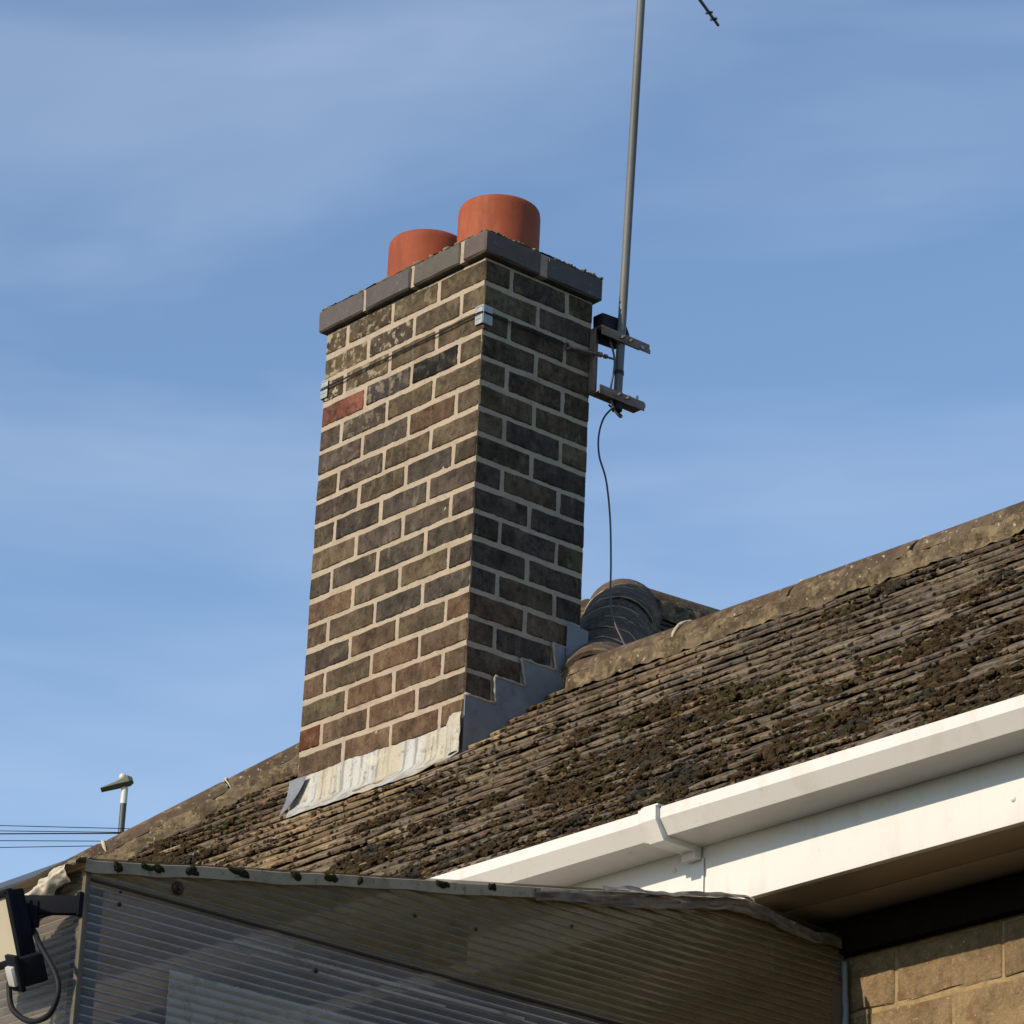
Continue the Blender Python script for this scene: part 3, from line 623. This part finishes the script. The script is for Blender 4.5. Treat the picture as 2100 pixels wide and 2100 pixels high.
# lashing wire with corner plates
lash = empty('lashing_wire', (-CW/2, CD/2, -0.2)); tag(lash, 'thin steel wire lashed round the chimney through corner plates', 'wire')
b = MB()
for dz in (0.0, 0.004):
    loop = [(0.010, 0.333, -0.188+dz), (0.007, 0.17, -0.190+dz), (0.0075, 0.004, -0.192+dz), (0.0035, -0.0055, -0.192+dz), (-0.006, -0.0085, -0.1925+dz), (-0.25, -0.0065, -0.1955+dz), (-0.55, -0.0065, -0.198+dz), (-CW+0.006, -0.0085, -0.200+dz), (-CW-0.006, -0.004, -0.200+dz), (-CW-0.007, 0.2, -0.198+dz), (-CW-0.006, CD+0.005, -0.196+dz), (-0.4, CD+0.007, -0.193+dz), (0.0, CD+0.008, -0.19+dz)]
    b.tube(loop, 0.0014, 6)
b.build('strand', M['wire'], lash, smooth=True)
for (cx, cy, sx) in ((0.0, 0.0, 1), (-CW, 0.0, -1)):
    b = MB(); zc = -0.194 if sx > 0 else -0.199
    b.box((cx - sx*0.0135, -0.004, zc), (0.033, 0.003, 0.062), bev=0.0008); b.box((cx + sx*0.0045, 0.0155, zc), (0.003, 0.037, 0.062), bev=0.0008)
    for q in (-0.02, 0.0, 0.02): b.box((cx - sx*0.0135, -0.0058, zc+q+0.007), (0.024, 0.002, 0.004))
    b.build('corner_plate', M['galvplate'], lash, smooth=True)
# coax cable: from the block down the mast, a drip loop, then hanging to the ridge
def spline(pts, n=10):
    pts = [Vector(p) for p in pts]; out = []
    q = [pts[0]*2-pts[1]] + pts + [pts[-1]*2-pts[-2]]
    for i in range(1, len(q)-2):
        for k in range(n):
            t = k/n; a, b2, c, d = q[i-1], q[i], q[i+1], q[i+2]
            out.append(0.5*((2*b2) + (c-a)*t + (2*a-5*b2+4*c-d)*t*t + (3*b2-a-3*c+d)*t*t*t))
    return out + [pts[-1]]
CABLE = [(0.03, 0.487, -0.12), (0.045, 0.496, -0.20), (0.04, 0.488, -0.30), (0.045, 0.498, -0.355), (0.05, 0.520, -0.378), (0.03, 0.545, -0.36), (0.02, 0.530, -0.345), (0.02, 0.500, -0.335)]
def at(px, py, d):
    v = FW + RT*((px-1050)/7500) + UP*(-(py-1050)/7500); return CAMLOC + v*d
HANG = [at(1249, 832, 11.28), at(1238, 858, 11.27), at(1228, 893, 11.25), at(1229, 935, 11.23), at(1243, 985, 11.20), at(1251, 1060, 11.15), at(1253, 1150, 11.08), at(1252, 1235, 11.0), at(1259, 1272, 10.95), at(1274, 1308, 10.90), at(1290, 1338, 10.84), at(1305, 1352, 10.78)]
coax = empty('aerial_cable', HANG[-1]); tag(coax, 'slack coax cable hanging from the mast down to the ridge', 'cable')
MB().tube(spline(CABLE), 0.0033, 8).build('cable_loop', M['cable'], coax, smooth='full')
MB().tube(spline([Vector((0.045, 0.498, -0.350)), Vector((0.045, 0.492, -0.357))] + HANG[1:]), 0.0031, 8).build('cable_run', M['cable'], coax, smooth='full')
# TV aerial above the frame: only the far end of its boom dips into view
zb = 1.41; mp_ = m0 + (m1-m0)*((zb-m0.z)/(m1.z-m0.z)); tip = at(1473, 52, 12.46); bd = (tip - mp_).normalized()
aer = empty('television_aerial', mp_); tag(aer, 'aerial boom tip poking in at the top edge right of the mast', 'aerial')
back = mp_ - bd*0.25
MB().tube([back, tip], [0.009, 0.005], 8).build('boom', M['galv'], aer, smooth=True)
pd = bd.cross(Vector((0, 0, 1))).normalized()
for t, ln in ((0.10, 0.13), (0.22, 0.12)):
    c = mp_ + bd*t; MB().tube([c-pd*ln, c+pd*ln], 0.004, 6).build('element', M['galv'], aer, smooth=True)
for t in (0.60, 0.645):
    c = mp_ + bd*t*((tip-mp_).length/0.69); MB().tube([c-pd*0.012, c+pd*0.012], 0.005, 6).build('element', M['wire'], aer, smooth=True)

# ------------------------------------------------------------------ lean-to with twin-wall polycarbonate
X1, YC = 2.375, -2.79
lean = empty('lean_to', (1.2, -1.8, -5.2)); tag(lean, 'lean-to of ribbed twin-wall polycarbonate against the house wall', 'lean-to')
PIT = 0.0168
def ztop(y):
    if y < -1.18: return -3.092 + (y-YC)*(0.300/1.61)
    return -2.792 - 0.06*max(0, (y+1.18))
def yrange(z, upper):
    if not upper: return YC, YW-0.004
    if z < -3.09: return YC, YW-0.004
    y0 = YC + (z+3.092)/(0.300/1.61)
    return y0, YW-0.006
def side_sheet(name, x, z0, z1, upper, m):
    b = MB(); z = z0
    while z < z1 - 1e-6:
        zz = min(z+PIT, z1); a0, a1 = yrange(z, upper); b0, b1 = yrange(zz, upper)
        if upper and a0 > -1.15: break
        n = 10
        for i in range(n):
            vs = []
            for (t, q0, q1, dx) in ((0, a0, a1, 0), (0.15, a0, a1, 0.0018), (0.5, (a0+b0)/2, (a1+b1)/2, 0.0030), (0.85, b0, b1, 0.0018), (1, b0, b1, 0)):
                zc = z + (zz-z)*t
                for s in (i/n, (i+1)/n):
                    y = q0 + (q1-q0)*s; vs.append(Vector((x + dx + 0.004*nz((0, y, zc), 1.6, 3), y, zc)))
            b.add(vs, [(2*k, 2*k+1, 2*k+3, 2*k+2) for k in range(4)])
        z = zz
    return b.build(name, m, lean, smooth='full', fix=False)
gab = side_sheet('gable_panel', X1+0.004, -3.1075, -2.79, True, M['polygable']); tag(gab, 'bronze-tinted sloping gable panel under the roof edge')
sid = side_sheet('side_panel', X1-0.003, -5.1, -3.094, False, M['polyside']); tag(sid, 'ribbed polycarbonate side panel, sky reflection put into its blue-grey colour')
def ribs(parent, x, z0, z1, upper, m):  # bluish base colour carries the sky's reflection
    b = MB(); z = z0
    while z < z1:
        a0, a1 = yrange(z, upper)
        if upper and a0 > -1.15: break
        b.box((x-0.0042, (a0+a1)/2, z), (0.0105, a1-a0-0.004, 0.0024)); z += PIT
    o_ = b.build('flute_webs', m, parent); tag(o_, kind='stuff')
ribs(gab, X1+0.002, -3.1075+PIT, -2.80, True, M['ribbronze']); ribs(sid, X1-0.005, -5.1+PIT, -3.10, False, M['rib'])
b = MB(); b.grid(lambda u, v: (lambda z: Vector((X1-0.009, yrange(z, True)[0] + u*(yrange(z, True)[1]-yrange(z, True)[0]), z)))(-3.107 + v*0.31), 4, 12); b.build('inner_skin', M['polygable'], gab)
b = MB(); b.grid(lambda u, v: Vector((X1-0.015, YC+0.004 + u*1.92, -5.1 + v*2.0)), 4, 4); b.build('inner_skin', M['polyside'], sid)
b = MB(); b.box((X1+0.0045, (YC+YW)/2, -3.1092), (0.006, YW-YC-0.01, 0.0034)); b.build('gap_shadow', M['wire'], gab)  # thin dark strip standing in for the gap shadow below the gable sheet
# front sheet, flutes along x
b = MB(); z = -5.1
while z < -3.10:
    for i in range(6):
        vs = []
        for (t, dy) in ((0, 0), (0.12, 0.0011), (0.5, 0.0018), (0.88, 0.0011), (1, 0)):
            for s in (i/6, (i+1)/6):
                x = 0.0 + (X1-0.004)*s; zc = z+PIT*t; vs.append(Vector((x, YC - dy - 0.004*nz((x, 0, zc), 2.0, 5), zc)))
        b.add(vs, [(2*k, 2*k+1, 2*k+3, 2*k+2) for k in range(4)])
    z += PIT
frt = b.build('front_panel', M['polyfront'], lean, smooth='full', fix=False)
b = MB(); z = -5.1 + PIT
while z < -3.1: b.box((X1/2, YC+0.006, z), (X1-0.01, 0.009, 0.0012)); z += PIT
tag(b.build('flute_webs', M['rib'], frt), kind='stuff')
b = MB(); b.grid(lambda u, v: Vector((u*(X1-0.01), YC+0.012, -5.1+2.0*v)), 2, 2); b.build('inner_skin', M['polyfront'], frt)
# corner post, trims, roof
b = MB(); b.box((X1+0.0015, YC-0.002, -4.14), (0.011, 0.012, 2.09), bev=0.002); b.build('corner_post', M['posttrim'], lean, smooth=True)
b = MB(); b.box((X1-0.042, YC+0.036, -4.14), (0.035, 0.035, 2.05)); b.build('timber_post', M['innerwall'], lean)
b = MB()
def roofp(u, v, dz=0): 
    y = YC-0.04 + (YW-0.01-(YC-0.04))*v; return Vector((0.0 + (X1+0.012)*u, y, ztop(max(y, YC)) + (0.0 if y > YC else (y-YC)*0.186) + 0.010 + dz))
b.grid(lambda u, v: roofp(u, v), 8, 30); b.grid(lambda u, v: roofp(u, v, 0.010), 8, 30); rf = b.build('roof_sheet', M['polyroof'], lean, smooth='full')
b = MB(); b.box((X1/2, -1.9, -3.02), (X1-0.06, 0.045, 0.07)); b.box((X1/2, -1.02, -2.86), (X1-0.06, 0.045, 0.07)); b.build('rafter', M['innerwall'], lean)
# edge trim following the slope, with small dips, plus moss caught on it
b = MB(); vs = []; fs = []; n = 90
for i in range(n+1):
    y = YC-0.015 + (-1.20-(YC-0.015))*i/n; z = ztop(max(y, YC)) + 0.016 + 0.0025*nz((0, y, 0), 9, 1); hgt = 0.024 + 0.003*nz((0, y, 0), 14, 2)
    for (dx, dz) in ((0.006, -hgt), (0.0135, -hgt+0.001), (0.0145, -0.002), (0.012, 0.0), (-0.03, 0.002)): vs.append(Vector((X1+dx, y, z+dz)))
for i in range(n):
    for j in range(4): fs.append((i*5+j, i*5+j+1, (i+1)*5+j+1, (i+1)*5+j))
b.add(vs, fs); trim = b.build('edge_trim', M['trim'], lean, smooth=True); tag(trim, 'grimy pale trim along the sloping roof edge')
def lump(b, p, sx, sy, sz, seed, sub=2, amp=0.55):
    bm = bmesh.new(); bmesh.ops.create_icosphere(bm, subdivisions=sub, radius=1)
    for v in bm.verts:
        k = 1 + amp*noise.noise(v.co*1.7 + Vector((seed*1.7, seed*0.9, seed*2.3))) + amp*0.5*noise.noise(v.co*4 + Vector((seed, 0, 0)))
        v.co = Vector((v.co.x*sx, v.co.y*sy, v.co.z*sz))*k + Vector(p)
    bm.verts.index_update(); b.add([v.co for v in bm.verts], [[v.index for v in f.verts] for f in bm.faces]); bm.free()
MOSSB = mat('dark_dirt', (0.030, 0.028, 0.014), rough=1.0, spec=0.05, layers=[(90, 0.4, 0.7, 1.7, 0.6)], bump=(200, 1.0, 0.005))
for k, (y, z, w) in enumerate(((-2.661, -3.058, 0.021), (-2.571, -3.044, 0.015), (-2.465, -3.026, 0.021), (-2.335, -3.005, 0.014), (-2.252, -2.988, 0.015), (-2.19, -2.976, 0.008), (-1.985, -2.94, 0.014), (-1.86, -2.917, 0.009), (-2.735, -3.079, 0.009))):
    b = MB(); zc = ztop(y)+0.007
    for q in range(4): lump(b, (X1+0.012, y+random.uniform(-w, w)*0.7, zc+random.uniform(-0.004, 0.003)), 0.006, w*random.uniform(0.5, 0.8), 0.008*random.uniform(0.7, 1.1), k*5+q, 2, 0.4)
    b.build('moss_tuft', MOSSB, trim)
# crumpled flashing tape where the gable meets the eaves
b = MB()
def tape(u, v):
    y = -1.75 + 0.86*u; w = 0.018 + 0.014*nz((0, y, 0), 6, 8); zc = ztop(y) + 0.014 + 0.007*nz((0, y, 0), 11, 1) + 0.004*nz((0, y, 0), 30, 2)
    return Vector((X1 + 0.019 + 0.005*nz((0, y, v), 9, 4) - 0.02*(v if v > 0.9 else 0), y, zc - (1-v)*(w+0.012) + 0.004*nz((v*2, y, 0), 16, 5)))
b.grid(tape, 160, 10)
def tape2(u, v):
    y = -1.58 + 0.42*u; zc = ztop(y) + 0.020 + 0.010*nz((0, y, 0), 8, 11)
    return Vector((X1 + 0.022 + 0.012*v + 0.004*nz((0, y, v), 20, 4), y, zc - 0.010*v + 0.006*nz((v, y, 0), 22, 6)))
b.grid(tape2, 80, 5)
tp = b.build('flashing_tape', M['foil'], lean, smooth='full'); tag(tp, 'crumpled foil flashing tape along the gable top')
b = MB(); pts = []; rr = []
for i in range(60):
    z = -2.845 - 0.013*i; p = Vector((X1+0.012+0.003*nz((0, 0, z), 20, 1), YW-0.010+0.003*nz((0, 0, z), 26, 2), z)); pts.append(p); rr.append(0.007+0.003*nz((0, 0, z), 35, 3))
b.tube(pts, rr, 8); b.build('sealant_bead', M['silicone'], lean, smooth='full')
b = MB(); b.box((X1-0.008, YW-0.020, -4.0), (0.028, 0.032, 2.2)); b.build('wall_channel', M['innerwall'], lean)
for (y, z, r0) in ((-2.721, -3.118, 0.0032), (-2.721, -3.141, 0.0045), (-2.043, -3.008, 0.0045), (-1.89, -3.000, 0.0045), (-1.642, -2.938, 0.0035), (-2.271, -3.166, 0.0052)):
    b = MB(); b.lathe((0, 0, 0), [(0.0001, 0.004), (r0*0.7, 0.0035), (r0, 0)], 12); b.v = [Vector((X1+0.006+v.z, y+v.x, z+v.y)) for v in b.v]; b.build('screw', M['wire'], sid, smooth='full')
b = MB(); b.lathe((0, 0, 0), [(0.0001, 0.010), (0.004, 0.010), (0.005, 0.006), (0.009, 0.007), (0.0125, 0.003), (0.0125, 0)], 20); b.v = [Vector((X1+0.0075+v.z, -2.599+v.x, -3.083+v.y)) for v in b.v]
tag(b.build('screw_cap', M['redcap'], gab, smooth=True), 'round rust-red screw cap near the corner')
# second sheet lapped over the lower part, and two pale strips painting bright reflections on the flutes
b = MB(); z = -3.234 - 40*PIT
while z < -3.234 - 1e-6:
    for i in range(8):
        vs = []
        for (t, dx) in ((0, 0), (0.2, 0.0016), (0.5, 0.0028), (0.8, 0.0016), (1, 0)):
            for q in (i/8, (i+1)/8): vs.append(Vector((X1+0.0035+dx, -2.600 + 1.0*q, z + PIT*t)))
        b.add(vs, [(2*k, 2*k+1, 2*k+3, 2*k+2) for k in range(4)])
    z += PIT
lap = b.build('lapped_sheet', M['polylap'], lean, smooth='full', fix=False); tag(lap, 'paler second sheet lapped over the lower side panel')
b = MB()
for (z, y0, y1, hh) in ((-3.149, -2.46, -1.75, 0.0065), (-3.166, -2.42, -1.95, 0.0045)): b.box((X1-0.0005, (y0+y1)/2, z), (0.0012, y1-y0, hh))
b.build('flute_glint', M['polylap'], sid)

# ------------------------------------------------------------------ crumpled plastic on the front top edge
b = MB()
def sheet(u, v):
    x = 2.175 + 0.188*u; top = -3.128 + 0.052*min(1, (u*1.25))**0.8 + 0.006*nz((u*3, 0, 0), 2, 4)
    z = top - v*(0.045 + 0.012*nz((u*2, 0, 0), 2, 9)); y = YC - 0.020 - 0.022*math.sin(v*2.6) + 0.012*nz((u*3, v*2, 0), 1.6, 3) + 0.006*nz((u*9, v*5, 0), 1.5, 8)
    return Vector((x, y, z + 0.005*nz((u*6, v*3, 2), 1.5, 6)))
b.grid(sheet, 50, 24)
b.grid(lambda u, v: sheet(u, 0) + Vector((0, 0.05*v, 0.012*math.sin(v*3) + 0.005*nz((u*6, v*3, 0), 2, 1))), 50, 8)
tag(b.build('plastic_sheet', M['plastic'], smooth='full'), 'crumpled dirty white plastic sheet on the lean-to corner above the floodlight arm', 'plastic sheet')

# ------------------------------------------------------------------ floodlight with sensor
YL = -2.905
fl_ = empty('floodlight', (2.25, YL, -3.35)); tag(fl_, 'black floodlight with motion sensor and looped cable at the left edge', 'floodlight')
RM = Matrix.Rotation(R(20), 3, 'X')
hc = Vector((2.262, -2.905, -3.213))
def hb(b, c, d, bev=0.002): b.box(hc + RM @ Vector(c), d, RM, bev=bev)
b = MB(); hb(b, (0, 0.012, 0), (0.165, 0.030, 0.128), 0.004); hb(b, (0, -0.006, 0.060), (0.172, 0.012, 0.012)); hb(b, (0, -0.006, -0.060), (0.172, 0.012, 0.012)); hb(b, (0.081, -0.006, 0), (0.012, 0.012, 0.128)); hb(b, (-0.081, -0.006, 0), (0.012, 0.012, 0.128))
b.build('lamp_housing', M['lampblack'], fl_, smooth=True)
b = MB(); hb(b, (0, -0.0045, 0), (0.150, 0.004, 0.108), 0); b.build('lamp_glass', M['lampglass'], fl_)
b = MB()
for k in range(5): hb(b, (-0.04 + k*0.024, 0.034, 0.03), (0.004, 0.016, 0.055), 0.001)
b.build('cooling_fin', M['lampblack'], fl_, smooth=True)
am = Matrix.Rotation(math.atan2(0.07, 0.077), 3, 'Z')
b = MB(); b.box((2.330, -2.842, -3.160), (0.122, 0.016, 0.034), am, bev=0.003); b.box((2.300, -2.868, -3.176), (0.056, 0.026, 0.046), am, bev=0.004); b.tube([(2.31, -2.862, -3.188), (2.37, -2.812, -3.168)], 0.0022, 6); b.box((2.376, -2.802, -3.158), (0.010, 0.010, 0.044), bev=0.001)
b.build('bracket_arm', M['lampblack'], fl_, smooth=True)
b = MB(); b.tube([(2.300, -2.872, -3.196), (2.312, -2.880, -3.222)], 0.009, 12); b.tube([(2.312, -2.872, -3.206), (2.338, -2.866, -3.202)], 0.005, 8); b.build('wing_bolt', M['lampblack'], fl_, smooth=True)
SM = Matrix.Rotation(R(10), 3, 'Y') @ Matrix.Rotation(R(28), 3, 'X') @ Matrix.Rotation(R(-14), 3, 'Z')
sc_ = Vector((2.343, -2.872, -3.286))
b = MB(); b.box(sc_, (0.050, 0.046, 0.052), SM, bev=0.006); b.box(sc_ + SM @ Vector((0, -0.027, 0.0)), (0.056, 0.010, 0.066), SM, bev=0.004); b.tube([sc_ + Vector((-0.012, 0, 0.02)), Vector((2.312, -2.882, -3.235))], 0.011, 10)
b.build('motion_sensor', M['lampblack'], fl_, smooth=True)
b = MB(); b.box(sc_ + SM @ Vector((0, -0.034, -0.004)), (0.036, 0.012, 0.036), SM, bev=0.005); b.build('sensor_lens', M['lens'], fl_, smooth=True)
b = MB(); b.tube(spline([(2.312, -2.862, -3.195), (2.345, -2.868, -3.222), (2.380, -2.88, -3.250), (2.438, -2.88, -3.313), (2.453, -2.88, -3.350), (2.432, -2.88, -3.385), (2.375, -2.88, -3.388), (2.314, -2.88, -3.356), (2.295, -2.88, -3.313), (2.305, -2.885, -3.29)]), 0.0052, 10)
b.build('power_cable', M['blackplastic'], fl_, smooth='full')

# ------------------------------------------------------------------ street lamp and wires beyond the roof
lp = at(251, 1705, 45.0); ltop = at(257, 1606, 45.0); gx = gh(lp.x, lp.y)
lamp = empty('street_lamp', (lp.x, lp.y, gx)); tag(lamp, 'small grey street lamp standing beyond the hip at the left', 'street lamp')
MB().tube([Vector((lp.x, lp.y, gx)), ltop - Vector((0, 0, 0.25))], 0.040, 14).build('column', M['lampgrey'], lamp, smooth=True)
MB().tube([ltop - Vector((0, 0, 0.27)), ltop - Vector((0, 0, 0.06))], 0.043, 14).build('sleeve', M['white'], lamp, smooth=True)
b = MB(); hd = Vector((-0.655, -0.754, -0.35)).normalized(); sd = hd.cross(Vector((0, 0, 1))).normalized(); upv = sd.cross(hd)
prf = [(-0.10, 0.05, 0.045), (-0.05, 0.10, 0.075), (0.10, 0.10, 0.040), (0.31, 0.085, 0.008)]
vs = []
for (l, w, h) in prf:
    for (a, c) in ((-1, -0.3), (1, -0.3), (1, 0.4), (0.5, 1), (-0.5, 1), (-1, 0.4)): vs.append(ltop + hd*l + sd*(a*w) + upv*(c*h))
fs = [(i*6+j, i*6+(j+1) % 6, (i+1)*6+(j+1) % 6, (i+1)*6+j) for i in range(3) for j in range(6)] + [tuple(range(6)), tuple(18+j for j in range(6))]
b.add(vs, fs); b.build('lamp_head', M['lamphead'], lamp, smooth=True)
b = MB(); lump(b, ltop + upv*0.085 + hd*0.01, 0.05, 0.05, 0.05, 1, 2, 0.0); b.build('sensor_cap', M['white'], lamp, smooth='full')
wn = [((0, 1693), (243, 1699), 'topmost'), ((0, 1704), (243, 1707), 'second'), ((0, 1710), (243, 1709), 'third'), ((0, 1724), (200, 1725), 'fourth'), ((0, 1738), (190, 1735), 'lowest')]
for (a, c, w) in wn:
    pa = at(a[0], a[1], 40); pc = at(c[0], c[1], 40); d = pc - pa
    pts = []
    for i in range(25):
        t = -46 + 50*i/24
        if t < 2.2: pts.append(pa + d*t + Vector((0, 0, 0.0004*(t-0.5)**2)))
    b = MB().tube(pts, 0.0048 if w != 'third' else 0.0075, 6)
    tag(b.build('overhead_wire', M['wire'], smooth='full'), w + ' of the five overhead wires left of the street lamp', 'wire', 'overhead wires behind the roof')

# ------------------------------------------------------------------ moss on the front slope (uncountable)
ICO = bmesh.new(); bmesh.ops.create_icosphere(ICO, subdivisions=1, radius=1); ICO.verts.index_update()
IV = [v.co.copy() for v in ICO.verts]; IF = [[v.index for v in f.verts] for f in ICO.faces]; ICO.free()
mf = Field(); slope = Vector((0, math.cos(PITCH), math.sin(PITCH))); xax = Vector((1, 0, 0))
def moss_density(x, y):
    down = max(0.0, min(1.0, (0.22 - y)/1.15))
    d = -0.05 + 0.85*down**1.3
    if x < -0.85: d = 0.40
    elif x < 0.10: d = (-0.15 + 0.75*max(0.0, min(1.0, (-0.62-y)/0.3))) if y < 0 else 0.15
    elif x < 0.8: d *= 0.55 + 0.45*(x-0.10)/0.7
    return max(0.02, min(1.4, d + 1.05*nz((x, y*1.3, 0), 2.6, 6) + 0.35*nz((x, y, 0), 8, 2)))
cnt = 0
def moss_lump(p, w, l, h, c):
    s = random.random()*100; vs = []
    for v in IV:
        q = 1 + 0.75*noise.noise(v*1.9 + Vector((s, s*0.7, 0))) + 0.45*noise.noise(v*5 + Vector((s, 0, s)))
        vs.append(p + (xax*(v.x*w) + slope*(v.y*l) + nrm*(v.z*h))*q)
    mf.add(vs, IF, c)
for tr in range(30000):
    x = random.uniform(-2.6, 3.9); k = random.randrange(0, 36); y = YE + GA*k
    if y > AY-0.1 or x < y - HC + 0.16 or (y > YR - 0.12 and x > AX+AY-y-0.1): continue
    if -0.80 < x < 0.02 and -0.03 < y < 0.46: continue
    if not inframe((x, y, Fz(y)))[0] and random.random() < 0.5: continue
    dn = moss_density(x, y)
    if random.random() > dn*0.44: continue
    r0 = random.random()
    c0 = (0.080, 0.058, 0.034) if r0 < 0.55 else ((0.078, 0.066, 0.032) if r0 < 0.75 else ((0.062, 0.056, 0.046) if r0 < 0.92 else (0.15, 0.095, 0.042)))
    ext = random.uniform(0.006, 0.030)*(0.6 + dn)
    for q in range(random.choice((2, 3, 4, 5, 6, 7)) + int(3*dn)):
        w = random.uniform(0.0030, 0.0080); f = random.uniform(0.6, 1.4)
        yo = random.choice((0.0, 0.0, 1.0))*random.uniform(0, 0.03)
        p = Vector((x + random.gauss(0, ext), y, Fz(y))) + slope*(yo - random.uniform(-0.002, 0.006)) + nrm*(0.006 + (0.004 if yo else 0) + random.uniform(-0.003, 0.004))
        moss_lump(p, w*random.uniform(1, 1.7), w*random.uniform(0.7, 1.1), w*random.uniform(0.4, 0.8), (c0[0]*f, c0[1]*f, c0[2]*f, 1)); cnt += 1
for tr in range(4200):                          # grit and crumbled tile lying along the courses
    x = random.uniform(-2.4, 3.6); y = YE + GA*random.randrange(0, 24)
    if x < y - HC + 0.16 or (y > YR - 0.12 and x > AX+AY-y-0.1) or (-0.80 < x < 0.02 and -0.09 < y < 0.46): continue
    w = random.uniform(0.0025, 0.0060); f = random.uniform(0.6, 1.35)
    c0 = random.choice(((0.23, 0.175, 0.115), (0.20, 0.15, 0.10), (0.13, 0.10, 0.07), (0.30, 0.24, 0.15)))
    p = Vector((x, y, Fz(y))) + slope*random.uniform(-0.004, 0.012) + nrm*random.uniform(0.002, 0.013)
    moss_lump(p, w*random.uniform(1, 2.0), w, w*random.uniform(0.5, 0.9), (c0[0]*f, c0[1]*f, c0[2]*f, 1)); cnt += 1
k = 0
while k < 230:                                  # larger cushions that spread over two or three courses
    x = random.uniform(-2.0, 3.6); y = random.uniform(YE, 0.2)
    if x < y - HC + 0.25 or (-0.85 < x < 0.1 and y > -0.7) or moss_density(x, y) < 0.45: continue
    k += 1; big = random.uniform(0.025, 0.06)
    r0 = random.random(); c0 = (0.070, 0.050, 0.028) if r0 < 0.6 else ((0.074, 0.062, 0.030) if r0 < 0.85 else (0.058, 0.052, 0.042))
    for q in range(int(16 + big*500)):
        a = random.random()*6.283; rr = big*math.sqrt(random.random()); w = random.uniform(0.004, 0.010); f = random.uniform(0.6, 1.4)
        p = Vector((x + 1.3*rr*math.cos(a), y, Fz(y))) + slope*(rr*math.sin(a)) + nrm*(0.006 + 0.016*(1-(rr/big)**2)*random.uniform(0.5, 1.0))
        moss_lump(p, w*1.3, w, w*0.8, (c0[0]*f, c0[1]*f, c0[2]*f, 1)); cnt += 1
o = mf.build('moss', M['moss'], None); tag(o, 'dark brown-green moss clumps over the roof tiles', 'moss', kind='stuff')
print('moss clumps', cnt, 'tiles', len(spots))
